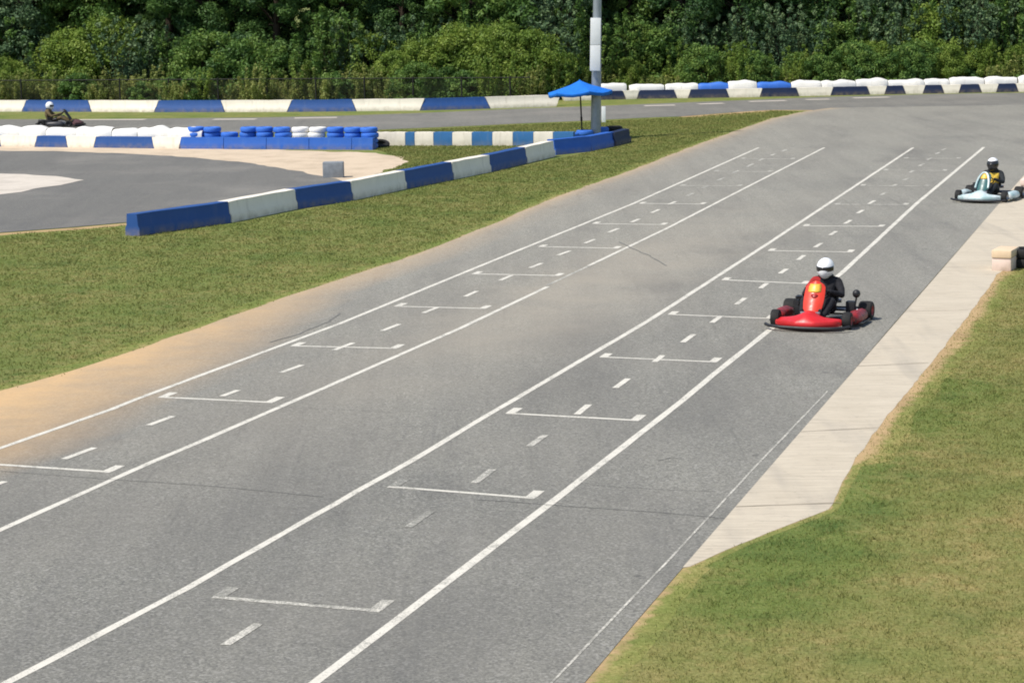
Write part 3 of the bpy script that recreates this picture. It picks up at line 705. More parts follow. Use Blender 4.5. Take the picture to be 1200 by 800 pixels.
ub = G(682.5, 163.5); um = empty('umbrella', ub); um.rotation_euler = (math.radians(-2), math.radians(-2), 0); tag(um, 'bright blue umbrella on a thin pole left of the light pole', 'umbrella')
mb = MB(); mb.tube([(0, 0, 0), (0, 0, 2.05)], 0.028, 10); mb.build('pole', 'fence', um)
mb = MB(); mb.tube([(0, 0, 0.66), (0, 0, 0.80)], 0.04, 10); mb.build('pole_joint', 'fence', um)
mb = MB(); rows = []
NS = 6
for k in range(NS * 4):
    a = 2 * math.pi * k / (NS * 4) + math.pi / 6 + 0.25; ph = (k % 4) / 4.0
    sag = 0.10 * math.sin(ph * math.pi); rr = 1.17 * (1 - 0.06 * math.sin(ph * math.pi))
    row = [Vector((math.cos(a) * rr * u, math.sin(a) * rr * u, 2.06 - 0.36 * u ** 0.9 - sag * u ** 2 * 0.8 + (0.05 * math.exp(-((u - 0.05) / 0.06) ** 2)))) for u in (0.02, 0.1, 0.3, 0.5, 0.7, 0.85, 1.0)]
    e = row[-1]; row.append(Vector((e.x * 1.005, e.y * 1.005, e.z - 0.11)))
    rows.append(row)
rows.append(rows[0]); mb.grid(rows); bmesh.ops.remove_doubles(mb.bm, verts=mb.bm.verts, dist=1e-4)
cn = mb.build('canopy', 'canopy', um, None, True, 25)
sm = cn.modifiers.new('thickness', 'SOLIDIFY'); sm.thickness = 0.006
for k in range(NS):
    a = 2 * math.pi * k / NS + math.pi / 6 + 0.25
    mb = MB(); mb.tube([(0.03 * math.cos(a), 0.03 * math.sin(a), 2.03), (1.12 * math.cos(a), 1.12 * math.sin(a), 1.66)], 0.008, 5); mb.build('rib', 'fence', um)
mb = MB(); mb.lathe([(0.0, 2.05), (0.03, 2.06), (0.03, 2.10), (0.0, 2.12)], 10); mb.build('finial', 'canopy', um)
gb = empty('concrete_footing', G(391, 208)); tag(gb, 'grey square concrete footing on the sandy gravel patch', 'concrete block')
mb = MB(); mb.box((0, 0, 0.22), (0.60, 0.4, 0.48), 0.03); mb.build('block', 'grey_block', gb)

# ------------------------------------------------------------------ right edge blocks
def end_block(px_near, m, m2, L, ang, label):
    A = G(*px_near); o = empty('kerb_barrier', A, ang); tag(o, label, 'barrier block')
    mb = MB(); mb.box((L / 2, 0, 0.325), (L, 0.38, 0.15), 0.03); mb.build('cap', m, o)
    mb = MB(); mb.box((L / 2, 0, 0.125), (L - 0.05, 0.36, 0.252), 0.02); mb.build('body', m2, o)
    return o
eb = end_block((1173, 318), 'block_tan', 'block_pink', 0.75, math.radians(66), 'cream and pinkish barrier block on the concrete apron beside right grass')
t0 = G(1204, 314); tyre_stack(Vector((t0.x, t0.y + 0.2, 0)), 2, ['black_rubber'], 'pair of black tyres on the grass side of the cream barrier block', None)
end_block((1204, 229), 'block_pink', 'block_pink', 2.4, math.radians(70), 'pinkish barrier block behind the teal kart')

# ------------------------------------------------------------------ wire fence
FP0 = GY(-250, 124.5, 0) if False else G(-250, 124.5); FP1 = G(622, 122)
fence = empty('wire_fence', (FP0.x, FP0.y, 0)); tag(fence, 'low dark chain link fence with thin posts behind the far blocks', 'fence')
fd = Vector((FP1.x - FP0.x, FP1.y - FP0.y, 0)); FL = fd.length; fence.rotation_euler = (0, 0, math.atan2(fd.y, fd.x)); FH = 1.22
pm = None; k = 0; px0 = 25 - 57 * 4
xk = []
while True:
    q = G(px0 + 56.6 * k, 124); u = (Vector((q.x, q.y, 0)) - Vector((FP0.x, FP0.y, 0))).dot(fd.normalized()); k += 1
    if u < 0: continue
    if u > FL: break
    xk.append(u)
mb = MB(); mb.tube([(0, 0, 0), (0, 0, FH + 0.05)], 0.042, 8); mb.ball((0, 0, FH + 0.05), 0.034, 1); pm = mb.mesh('post', 'fence')
for u in xk: link('post', pm, fence, (u, 0, 0))
mb = MB(); mb.tube([(0, 0, FH), (FL, 0, FH)], 0.022, 6); mb.build('top_rail', 'fence', fence)
mb = MB(); mb.tube([(0, 0, 0.06), (FL, 0, 0.06)], 0.006, 4); mb.build('tension_wire', 'fence', fence)
V = []; F = []; sp_ = 0.075; r = 0.0022
u = -FH
while u < FL:
    for sgn in (1, -1):
        a0, a1 = (u, u + FH) if sgn > 0 else (u + FH, u)
        z0, z1 = 0.03, FH - 0.02
        p0, p1 = (a0, z0), (a1, z1)
        if min(a0, a1) < 0 or max(a0, a1) > FL: continue
        y_ = 0.035 + 0.004 * sgn; b0 = len(V)
        for (x_, z_) in (p0, p1): V += [(x_ - r, y_, z_), (x_ + r, y_, z_), (x_, y_ + r * 1.6, z_)]
        F += [(b0, b0 + 1, b0 + 4, b0 + 3), (b0 + 1, b0 + 2, b0 + 5, b0 + 4), (b0 + 2, b0, b0 + 3, b0 + 5)]
    u += sp_
me = bpy.data.meshes.new('wire_mesh'); me.from_pydata(V, [], F); me.materials.append(M['wire']); wm = link('wire_mesh', me, fence); wm['kind'] = 'stuff'

# ================================================================== KARTS
def wheel_mesh(R, w, rim):
    mb = MB(); h = w / 2
    mb.lathe([(R * 0.50, -h * 0.92), (R * 0.80, -h), (R * 0.95, -h * 0.86), (R, -h * 0.55), (R, h * 0.55), (R * 0.95, h * 0.86), (R * 0.80, h), (R * 0.50, h * 0.92)], 26, 'Y')
    t = mb.mesh('wheel', 'black_rubber', True, 30)
    mb = MB(); mb.lathe([(0.0, -h * 0.45), (0.035, -h * 0.45), (0.04, -h * 0.30), (R * 0.36, -h * 0.38), (R * 0.46, -h * 0.86), (R * 0.52, -h * 0.94), (R * 0.52, h * 0.94), (R * 0.46, h * 0.86), (R * 0.36, h * 0.38), (0.04, h * 0.30), (0.035, h * 0.45), (0.0, h * 0.45)], 22, 'Y')
    return t, mb.mesh('rim', rim, True, 30)
def nose_mesh(m, wide=0.49, hgt=0.20):
    """wide bumper fairing: swept-back wings, raised centre"""
    mb = MB(); rows = []
    for i in range(25):
        v = -1 + 2 * i / 24; y = v * wide
        xf = 0.965 - 0.17 * abs(v) ** 2.2 ; xr = 0.60 + 0.03 * abs(v)
        top = hgt * (1 - 0.30 * abs(v) ** 1.5) + 0.055 * math.exp(-(v / 0.30) ** 2)
        bot = 0.045 + 0.02 * abs(v)
        ends = 1.0 if abs(v) < 0.99 else 0.75
        sec = [(xr, bot + 0.02), (xf - 0.10, bot), (xf - 0.02, bot + 0.012), (xf, bot + 0.05), (xf - 0.012, bot + 0.095), (xf - 0.07, top * 0.80), (xf - 0.16, top * 0.98 + 0.01), (xf - 0.23, top + 0.012), (xr + 0.02, top * 0.97 + 0.03 * math.exp(-(v / 0.3) ** 2)), (xr, top * 0.85)]
        rows.append([Vector((x_ if ends == 1 else xr + (x_ - xr) * 0.8, y, bot + (z_ - bot) * ends)) for x_, z_ in sec])
    mb.grid(rows, True, True); return mb.mesh('front_fairing', m, True, 50)
def panel_mesh(m):
    """tall shield in front of the steering wheel, rounded top, leaning back"""
    mb = MB(); rows = []
    for i in range(13):
        u = i / 12; z = 0.20 + 0.47 * u; xc = 0.60 - 0.34 * u
        hw = (0.122 + 0.034 * math.sin(u * math.pi * 0.9)) * (1.0 if u < 0.82 else math.sqrt(max(0.02, 1 - ((u - 0.82) / 0.19) ** 2)))
        row = []
        for k in range(9):
            v = -1 + k / 4; row.append(Vector((xc - 0.055 * v * v, v * hw, z - 0.012 * v * v)))
        for k in range(8, -1, -1):
            v = -1 + k / 4; row.append(Vector((xc - 0.012 - 0.055 * v * v, v * hw * 0.98, z - 0.012 * v * v - 0.006)))
        rows.append(row)
    mb.grid(rows, True, True); return mb.mesh('front_panel', m, True, 50)
def pod_mesh(m):
    mb = MB(); rows = []
    for i in range(13):
        u = i / 12; x = 0.36 - 0.68 * u
        hgt = 0.20 + 0.03 * math.sin(u * math.pi); wid = 0.10 * (0.75 + 0.25 * math.sin(min(1, u * 3 + 0.2) * math.pi / 2))
        bulge = 0.02 * math.sin(u * math.pi); e = 0.75 if i in (0, 12) else 1
        sec = [(-wid, 0.05), (wid * 0.7, 0.045), (wid + bulge, 0.08), (wid + bulge, 0.14), (wid * 0.75, hgt - 0.02), (wid * 0.2, hgt), (-wid * 0.8, hgt - 0.03), (-wid, hgt - 0.07)]
        rows.append([Vector((x, y * e, 0.12 + (z - 0.12) * e)) for y, z in sec])
    mb.grid(rows, True, True); return mb.mesh('side_pod', m, True, 50)
def kart(name, loc, rz, c, label):
    k = empty(name, loc, rz); tag(k, label, 'go kart'); k.scale = (1.07, 1.07, 1.07)
    fr = MB()
    for s in (-1, 1):
        fr.tube([(-0.60, 0.30 * s, 0.075), (-0.2, 0.32 * s, 0.062), (0.25, 0.33 * s, 0.062), (0.50, 0.24 * s, 0.075), (0.68, 0.20 * s, 0.09)], 0.016, 8)
        fr.tube([(0.52, 0.24 * s, 0.085), (0.525, 0.42 * s, 0.12)], 0.016, 8)
    for x in (-0.55, -0.1, 0.3, 0.66): fr.tube([(x, -0.29, 0.07), (x, 0.29, 0.07)], 0.015, 8)
    fr.build('frame', 'black_plastic' if c != 'aqua' else 'steel', k)
    mb = MB(); mb.box((0.34, 0, 0.048), (0.72, 0.56, 0.012), 0.004); mb.build('floor_tray', 'steel', k)
    mb = MB(); mb.tube([(-0.525, -0.66, 0.14), (-0.525, 0.66, 0.14)], 0.024, 12); mb.build('rear_axle', 'steel', k)
    cols = {'red': ('red', 'orange', 'darkred', 'redrim', 'yellow'), 'aqua': ('aqua', 'dkteal', 'aqua', 'steel', 'yellow'), 'dark': ('maroon', 'darkbody', 'darkbody', 'black_plastic', 'darkbody')}[c]
    link('front_fairing', nose_mesh(cols[0]), k)
    mb = MB(); mb.tube([(0.78, -0.635, 0.075), (0.88, -0.56, 0.068), (0.955, -0.35, 0.062), (0.978, 0, 0.06), (0.955, 0.35, 0.062), (0.88, 0.56, 0.068), (0.78, 0.635, 0.075)], 0.024, 10); mb.build('front_bumper', 'black_plastic', k)
    link('front_panel', panel_mesh(cols[1]), k)
    mb = MB(); rows = []
    for i in range(7):
        u = 0.66 + 0.24 * i / 6; z = 0.20 + 0.47 * u; xc = 0.60 - 0.34 * u
        hw = 0.112 * (1.0 if u < 0.84 else 0.86)
        rows.append([Vector((xc + 0.006 - 0.055 * v * v, (v * hw) , z + 0.004)) for v in (-0.85, -0.4, 0, 0.4, 0.85)])
    mb.grid(rows); o = mb.build('number_plate', cols[4], k); sm = o.modifiers.new('thickness', 'SOLIDIFY'); sm.thickness = 0.006; sm.offset = 1.0
    if c == 'red':     # dark emblem below the plate
        mb = MB(); rows = []
        for i in range(4):
            u = 0.50 + 0.12 * i / 3; z = 0.20 + 0.47 * u; xc = 0.60 - 0.34 * u; hw = (0.02, 0.045, 0.055, 0.03)[i]
            rows.append([Vector((xc + 0.004 - 0.055 * (v * hw / 0.13) ** 2, v * hw + 0.01, z + 0.004)) for v in (-1, 0, 1)])
        mb.grid(rows); o = mb.build('emblem', 'darkred', k); sm = o.modifiers.new('thickness', 'SOLIDIFY'); sm.thickness = 0.004; sm.offset = 1.0
    if c == 'aqua':   # pale frame round the shield with a dark centre
        mb = MB(); P = []
        for i in range(15):
            a = math.pi * i / 14; P.append((0.60 - 0.34 * (0.25 + 0.72 * math.sin(a)) + 0.015, -0.15 * math.cos(a), 0.20 + 0.47 * (0.25 + 0.72 * math.sin(a))))
        mb.tube(P, 0.022, 8); mb.build('panel_rim', 'aqua', k)
    for s in (-1, 1):
        o = link('side_pod', pod_mesh(cols[2]), k, (0, 0.565 * s, 0)); o.scale = (1, s, 1)
        mb = MB(); mb.tube([(0.32, 0.69 * s, 0.07), (0.2, 0.70 * s, 0.055), (-0.25, 0.70 * s, 0.055), (-0.30, 0.60 * s, 0.07)], 0.014, 8); mb.build('side_bar', 'black_plastic', k)
    tf, rf_ = wheel_mesh(0.130, 0.135, cols[3]); tr_, rr_ = wheel_mesh(0.142, 0.21, cols[3])
    for s in (-1, 1):
        w = link('wheel', tf, k, (0.525, 0.545 * s, 0.130)); w.rotation_euler = (0, 0, 0.06); link('rim', rf_, w)
        w = link('wheel', tr_, k, (-0.525, 0.585 * s, 0.142)); link('rim', rr_, w)
    # steering
    mb = MB()
    ctr = Vector((0.10, 0, 0.47)); tilt = Vector((-0.62, 0, 0.78)).normalized(); a1 = Vector((0, 1, 0)); a2 = tilt.cross(a1).normalized()
    P = [ctr + (a1 * math.cos(t) + a2 * math.sin(t)) * 0.15 for t in np.linspace(0, 2 * math.pi, 25)]
    mb.tube(P, 0.014, 8, False)
    for t in (0.1, 2.2, 4.2): mb.tube([ctr - tilt * 0.03, ctr + (a1 * math.cos(t) + a2 * math.sin(t)) * 0.15], 0.009, 6)
    mb.build('steering_wheel', 'black_plastic', k)
    mb = MB(); mb.tube([ctr - tilt * 0.03, (0.47, 0, 0.10)], 0.011, 8); mb.build('steering_column', 'steel', k)
    # seat: bucket shell
    mb = MB(); rows = []
    for i in range(12):
        u = i / 11
        x = -0.10 - 0.26 * min(1, u * 1.6) - 0.12 * max(0, u - 0.45); z = 0.09 + (0.02 if u < 0.3 else 0.60 * (u - 0.3) ** 1.15)
        hw = 0.18 + 0.02 * math.sin(u * math.pi); lip = 0.16 * math.sin(min(1, u * 1.3 + 0.1) * math.pi) * 0.9 + 0.03
        rows.append([Vector((x + lip * 0.45 * abs(v) ** 3, v * hw, z + lip * abs(v) ** 2.5 * (1 - u * 0.7))) for v in np.linspace(-1, 1, 11)])
    mb.grid(rows); o = mb.build('seat', 'seat', k); sm = o.modifiers.new('thickness', 'SOLIDIFY'); sm.thickness = 0.008
    # engine on the driver's right, exhaust, chain guard, radiator / fuel
    mb = MB(); mb.box((-0.26, -0.36, 0.17), (0.22, 0.16, 0.18), 0.02)
    for q in range(6): mb.box((-0.26, -0.36, 0.275 + q * 0.018), (0.17, 0.15, 0.009), 0.002)
    mb.tube([(-0.15, -0.36, 0.26), (-0.05, -0.36, 0.30), (0.02, -0.37, 0.30)], [0.03, 0.045, 0.05], 10)
    mb.build('engine', 'black_plastic', k)
    mb = MB(); mb.tube([(-0.36, -0.36, 0.24), (-0.50, -0.38, 0.27), (-0.66, -0.33, 0.26), (-0.70, -0.05, 0.25), (-0.70, 0.16, 0.25)], [0.022, 0.035, 0.05, 0.05, 0.03], 12); mb.build('exhaust', 'black_plastic' if c == 'dark' else 'steel', k)
    mb = MB(); mb.tube([(-0.66, -0.62, 0.16), (-0.74, -0.55, 0.14), (-0.75, 0, 0.13), (-0.74, 0.55, 0.14), (-0.66, 0.62, 0.16)], 0.028, 10)
    mb.tube([(-0.75, 0.25, 0.13), (-0.58, 0.28, 0.08)], 0.014, 8); mb.tube([(-0.75, -0.25, 0.13), (-0.58, -0.28, 0.08)], 0.014, 8); mb.build('rear_bumper', 'black_plastic', k)
    mb = MB(); mb.box((0.22, 0, 0.13), (0.22, 0.17, 0.13), 0.03); mb.build('fuel_tank', 'white_panel', k)
    for s in (-1, 1):
        mb = MB(); mb.tube([(0.47, 0.10 * s, 0.07), (0.60, 0.11 * s, 0.22)], 0.008, 6); mb.box((0.60, 0.11 * s, 0.23), (0.02, 0.08, 0.05), 0.006); mb.build('pedal', 'steel', k)
    if c == 'red':     # air box on a stalk over the left pod
        mb = MB(); mb.tube([(-0.30, 0.44, 0.10), (-0.32, 0.48, 0.36)], 0.014, 8); mb.ball((-0.32, 0.48, 0.42), 0.062, 2, (1, 1, 1.05)); mb.build('air_filter', 'black_plastic', k)
        mb = MB(); mb.box((-0.30, 0.40, 0.21), (0.12, 0.14, 0.20), 0.02); mb.build('battery_box', 'black_plastic', k)
    return k

# ------------------------------------------------------------------ driver: one continuous body
def body_mesh():
    mb = MB()
    def limb(pts, rad):
        mb.tube(pts, rad, 12)
        for p, r_ in zip(pts, rad): mb.ball(p, r_ * 1.0, 2)
    limb([(-0.30, 0, 0.20), (-0.34, 0, 0.32), (-0.38, 0, 0.45), (-0.385, 0, 0.56)], [0.135, 0.130, 0.145, 0.135])
    for s in (-1, 1):
        limb([(-0.375, 0.05 * s, 0.58), (-0.37, 0.165 * s, 0.585)], [0.11, 0.078])
        limb([(-0.33, 0.07 * s, 0.44), (-0.34, 0.10 * s, 0.54)], [0.10, 0.085])
    limb([(-0.375, 0, 0.62), (-0.35, 0, 0.72)], [0.065, 0.058])
    mb.ball((-0.325, 0, 0.79), 0.105, 3, (1.05, 0.82, 1.15))
    for s in (-1, 1):
        limb([(-0.37, 0.185 * s, 0.575), (-0.28, 0.255 * s, 0.48), (-0.19, 0.285 * s, 0.41)], [0.068, 0.056, 0.048])
        limb([(-0.19, 0.285 * s, 0.41), (-0.07, 0.235 * s, 0.445), (0.025, 0.185 * s, 0.475)], [0.048, 0.043, 0.034])
        # palm on the rim of the wheel, four curled fingers and a thumb
        mb.tube([(0.02, 0.185 * s, 0.475), (0.055, 0.17 * s, 0.487), (0.085, 0.163 * s, 0.492)], [0.032, 0.036, 0.030], 10)
        for q in range(4):
            o = (q - 1.5) * 0.019; lf = (0.9, 1.0, 0.97, 0.8)[q]
            base = Vector((0.088, 0.163 * s, 0.49)) + Vector((0.62 * o, 0.0, 0.78 * o))
            mb.tube([base, base + Vector((0.032, -0.004 * s, 0.0)) * lf, base + Vector((0.045, -0.022 * s, -0.016)) * lf, base + Vector((0.030, -0.036 * s, -0.028)) * lf], [0.0095, 0.009, 0.0085, 0.0075], 7)
        mb.tube([(0.045, 0.160 * s, 0.505), (0.068, 0.138 * s, 0.512), (0.088, 0.124 * s, 0.500)], [0.012, 0.0105, 0.009], 7)
        limb([(-0.27, 0.09 * s, 0.20), (-0.06, 0.15 * s, 0.30), (0.15, 0.205 * s, 0.355)], [0.100, 0.085, 0.064])
        limb([(0.15, 0.205 * s, 0.355), (0.32, 0.185 * s, 0.26), (0.50, 0.15 * s, 0.155)], [0.062, 0.056, 0.040])
        limb([(0.50, 0.15 * s, 0.125), (0.53, 0.145 * s, 0.19), (0.555, 0.14 * s, 0.265)], [0.042, 0.040, 0.032])
    me = mb.mesh('body', None, False)
    o = bpy.data.objects.new('body_src', me); COL.objects.link(o)
    r_ = o.modifiers.new('r', 'REMESH'); r_.mode = 'VOXEL'; r_.voxel_size = 0.0085; r_.use_smooth_shade = True
    s_ = o.modifiers.new('s', 'SMOOTH'); s_.factor = 0.5; s_.iterations = 2
    dg = bpy.context.evaluated_depsgraph_get(); out = bpy.data.meshes.new_from_object(o.evaluated_get(dg))
    bpy.data.objects.remove(o); bpy.data.meshes.remove(me)
    return out
BODY = body_mesh()
def helmet_meshes(m):
    mb = MB(); rows = []
    for i in range(17):
        th = math.pi * i / 16 * 0.86; z = 0.155 * math.cos(th); 
        row = []
        for k in range(28):
            a = 2 * math.pi * k / 28; fx = math.cos(a); r_ = 0.150 * max(0.02, math.sin(th))
            chin = 0.030 * max(0, fx) ** 2 * max(0, -math.cos(th) + 0.15)
            row.append(Vector((fx * (r_ * 1.05 + chin), math.sin(a) * r_ * 0.90, z - 0.012 * max(0, fx) * max(0, -math.cos(th)))))
        rows.append(row)
    mb.grid(rows, True, False); shell = mb.mesh('helmet', m, True, 60)
    mb = MB(); rows = []
    for i in range(6):
        th = math.pi * (0.415 + 0.150 * i / 5); row = []
        for k in range(21):
            a = math.radians(-78 + 156 * k / 20); fx = math.cos(a); r_ = 0.150 * math.sin(th)
            row.append(Vector((fx * r_ * 1.05 * 1.035, math.sin(a) * r_ * 0.90 * 1.035, 0.155 * math.cos(th))))
        rows.append(row)
    mb.grid(rows); vis = mb.mesh('visor', 'visor', True, 60)
    return shell, vis
def driver(loc, rz, suit, hm, label, turn=0.0):
    p = empty('person', loc, rz); tag(p, label, 'person'); p.scale = (1.07, 1.07, 1.07)
    me = BODY.copy(); me.materials.clear(); me.materials.append(M[suit]); link('body', me, p)
    sh, vi = helmet_meshes(hm)
    h = link('helmet', sh, p, (-0.322, 0, 0.800)); h.rotation_euler = (0, math.radians(6), turn)
    v = link('visor', vi, h); sm = v.modifiers.new('t', 'SOLIDIFY'); sm.thickness = 0.004
    mb = MB(); mb.lathe([(0.085, 0.0), (0.115, 0.01), (0.12, 0.035), (0.095, 0.05)], 20, 'Z', (-0.355, 0, 0.655)); mb.build('neck_brace', 'black_plastic', p)
    if hm == 'helmet_dark':
        mb = MB(); rows = []
        for i in range(7):
            th = math.pi * 0.30 * i / 6; rows.append([Vector((math.cos(a) * max(0.003, 0.153 * math.sin(th)) * 1.05, math.sin(a) * max(0.003, 0.153 * math.sin(th)) * 0.9, 0.158 * math.cos(th))) for a in np.linspace(0, 2 * math.pi, 25)])
        mb.grid(rows); mb.build('helmet_crown', 'helmet_white', h)
    return p
def place(front, rear):
    a, b = G(*front), G(*rear); d = a - b; return math.atan2(d.y, d.x)
kz = 0.0105
K1 = G(961, 379); K1.z = kz; a1_ = place((952.5, 384.5), (971.5, 373.5))
kart('go_kart', K1, a1_, 'red', 'red go kart with tall red front shield and yellow number plate')
driver(K1, a1_, 'suit_black', 'helmet_white', 'person in black suit with red shoulder and white helmet driving the red kart')
K2 = G(1158, 234.5); K2.z = kz; a2_ = a1_ - 0.12
kart('go_kart', K2, a2_, 'aqua', 'pale teal go kart with yellow front plate rounding the concrete apron')
driver(K2, a2_, 'suit_navy', 'helmet_dark', 'person in dark suit with yellow chest and white crowned helmet on the teal kart')
K3 = G(69, 148.5); K3.z = 0.008; a3_ = -0.06
kart('go_kart', K3, a3_, 'dark', 'dark go kart on the back straight seen from its side')
driver(K3, a3_, 'suit_olive', 'helmet_white', 'person in olive suit and white helmet driving the dark kart')

# ================================================================== VEGETATION
def leaf_cloud(centers, radii, per, size, up=0.5, squash=0.8, tonevar=0.25):
    """quads spread on and in clumps; returns verts, faces, tone"""
    V = []; T = []
    for c, r_ in zip(centers, radii):
        n = per if isinstance(per, int) else int(per * (r_ / 0.6) ** 2)
        d = RNG.normal(size=(n, 3)); d /= np.linalg.norm(d, axis=1)[:, None]
        rad = r_ * (0.45 + 0.55 * RNG.random(n) ** 0.5) * (1 + 0.15 * RNG.normal(size=n))
        p = np.array(c) + d * rad[:, None] * np.array([1, 1, squash])
        nrm = d * 0.6 + RNG.normal(size=(n, 3)) * 0.55 + np.array([0, 0, up]); nrm /= np.linalg.norm(nrm, axis=1)[:, None]
        t = np.cross(nrm, RNG.normal(size=(n, 3))); t /= np.linalg.norm(t, axis=1)[:, None] + 1e-9; b = np.cross(nrm, t)
        s = size * (0.6 + 0.8 * RNG.random(n))[:, None]
        q = np.stack([p - t * s, p - b * s * 0.5 + t * s * 0.1, p + t * s, p + b * s * 0.5 - t * s * 0.1], 1)
        V.append(q.reshape(-1, 3)); tone = np.clip(0.5 + tonevar * RNG.normal() + 0.18 * RNG.normal(size=n), 0, 1); T.append(np.repeat(tone, 4))
    V = np.concatenate(V); T = np.concatenate(T); n = len(V) // 4
    return V, T, n
def quads_mesh(name, V, T, n, m):
    me = bpy.data.meshes.new(name); me.vertices.add(4 * n); me.vertices.foreach_set('co', V.astype(np.float32).ravel())
    me.loops.add(4 * n); me.loops.foreach_set('vertex_index', np.arange(4 * n, dtype=np.int32))
    me.polygons.add(n); me.polygons.foreach_set('loop_start', np.arange(0, 4 * n, 4, dtype=np.int32)); me.polygons.foreach_set('loop_total', np.full(n, 4, dtype=np.int32))
    me.update(); me.validate(); fattr(me, 'tone', T); me.materials.append(M[m]); return me
def tree_meshes(h, R, m, clumps, per, size, low=0.6, conic=0.4, squash=0.75):
    trunk = MB(); pts = [Vector((0, 0, 0))]
    for i in range(1, 8): pts.append(Vector((random.uniform(-.12, .12) * i * 0.4, random.uniform(-.12, .12) * i * 0.4, h * 0.92 * i / 7)))
    trunk.tube(pts, [0.20 * (h / 10) * (1 - 0.125 * i) for i in range(8)], 9)
    C = []; Rr = []
    for k in range(clumps):
        u = (k + random.random()) / clumps; z = low + (h - low) * u ** 1.5
        prof = (1 - conic * u) * math.sqrt(max(0.05, 1 - max(0, (u - 0.55) / 0.47) ** 2)) * (0.65 + 0.35 * min(1, u / 0.12))
        a = random.uniform(0, 2 * math.pi); rr = R * prof * math.sqrt(random.uniform(0.12, 1.0)) * random.uniform(0.8, 1.15)
        C.append((math.cos(a) * rr, math.sin(a) * rr, z)); Rr.append(random.choice((0.28, 0.4, 0.55, 0.75)) * random.uniform(0.8, 1.2))
        if k % 3 == 0:
            i = min(6, max(0, int((z / h) * 7))); s = pts[i].lerp(pts[i + 1], 0.3)
            e = Vector(C[-1]); mid = s.lerp(e, 0.55) + Vector((0, 0, 0.15)); trunk.tube([s, mid, e], [0.05, 0.03, 0.012], 5)
    V, T, n = leaf_cloud(C, Rr, per, size, 0.45, squash)
    return trunk.mesh('trunk', 'bark'), quads_mesh('crown', V, T, n, m)
def shrub_meshes(h, R, m, clumps, per, size):
    st = MB(); C = []; Rr = []
    for k in range(clumps):
        a = random.uniform(0, 2 * math.pi); u = random.random(); z = h * (0.12 + 0.78 * u)
        rr = R * math.sqrt(max(0.0, 1 - (max(0, u - 0.25) / 0.78) ** 2)) * math.sqrt(random.uniform(0.1, 1)) * random.uniform(0.8, 1.1)
        C.append((math.cos(a) * rr, math.sin(a) * rr, z)); Rr.append(random.uniform(0.14, 0.26) * (0.55 + 0.35 * h))
        if k % 4 == 0: st.tube([(0, 0, 0), (C[-1][0] * 0.4, C[-1][1] * 0.4, z * 0.55), C[-1]], [0.035, 0.022, 0.008], 5)
    V, T, n = leaf_cloud(C, Rr, per, size, 0.35, 0.9)
    return st.mesh('stem', 'bark'), quads_mesh('foliage', V, T, n, m)
TREES = [tree_meshes(13, 2.7, 'leaf_dark', 150, 330, 0.085, 0.4, 0.25), tree_meshes(11, 2.4, 'leaf_mid', 130, 330, 0.080, 0.3, 0.35),
         tree_meshes(15, 2.3, 'leaf_dark', 150, 330, 0.080, 0.4, 0.45), tree_meshes(12, 2.6, 'leaf_pine', 140, 330, 0.070, 0.3, 0.5, 0.6), tree_meshes(14, 2.9, 'leaf_mid', 160, 320, 0.090, 0.6, 0.2),
         tree_meshes(12, 2.2, 'leaf_dark', 110, 300, 0.075, 1.3, 0.3)]
TLAB = ['dark green broad crowned tree in the wood behind the track', 'mid green leafy tree in the wood behind the track', 'tall narrow dark tree in the wood behind the track',
        'blue green tree in the wood behind the track', 'large mid green spreading tree in the wood behind the track', 'dark tree with bare lower trunk in the wood behind the track']
def plant_tree(i, x, y, s, row, name='woodland_tree'):
    o = empty(name, (x, y, 0), random.uniform(0, 6.28)); o.scale = (s, s, s * random.uniform(0.9, 1.1))
    link('trunk', TREES[i][0], o); link('crown', TREES[i][1], o); lb = TLAB[i] if row == 0 else TLAB[i].replace('in the wood behind the track', 'deeper in the wood, behind its front trees'); tag(o, lb, 'tree', 'woodland trees: ' + lb); return o
def edge_depth(px):
    return float(np.interp(px, [-300, 0, 300, 620, 720, 950, 1200, 1450], [G(-300, 125).y, G(0, 125).y, G(300, 125).y, G(620, 121).y, G(720, 116.5).y + 1.2, G(950, 112.6).y + 1.2, G(1200, 107.8).y + 1.2, G(1450, 104).y + 1.2]))
for row, (yy, step, off) in enumerate(((7.5, 3.4, 0.0), (10.5, 3.2, 1.6), (14.0, 3.3, 0.4), (18.0, 3.6, 1.9))):
    x = -44 + off
    while x < 46:
        k = random.choices(range(6), [3, 2.2, 2.5, 1.6, 1.8, 1.5] if row == 0 else [3, 1.5, 3, 1, 1.2, 0.8])[0]
        yb = edge_depth(600 + x / 112 * FPX) + yy; plant_tree(k, x + random.uniform(-.8, .8), yb + random.uniform(-1.0, 1.0), random.uniform(0.85, 1.2), row); x += step * random.uniform(0.8, 1.2)
def weed_meshes(h, R, m, stems, size):
    st = MB(); C = []; Rr = []
    for k in range(stems):
        a = random.uniform(0, 6.28); rr = R * math.sqrt(random.random()); hh = h * random.uniform(0.45, 1.0); lx, ly = random.uniform(-.25, .25) * hh, random.uniform(-.25, .25) * hh
        bx, by = math.cos(a) * rr, math.sin(a) * rr
        st.tube([(bx * 0.7, by * 0.7, 0), (bx + lx * 0.4, by + ly * 0.4, hh * 0.5), (bx + lx, by + ly, hh)], [0.014, 0.010, 0.004], 4)
        for q in range(7):
            u = (q + 0.6) / 7; C.append((bx * (0.7 + 0.3 * u) + lx * u, by * (0.7 + 0.3 * u) + ly * u, hh * u)); Rr.append(random.uniform(0.10, 0.22) * (1.25 - 0.7 * u))
    V, T, n = leaf_cloud(C, Rr, 34, size, 0.3, 1.3)
    return st.mesh('stem', 'bark'), quads_mesh('foliage', V, T, n, m)
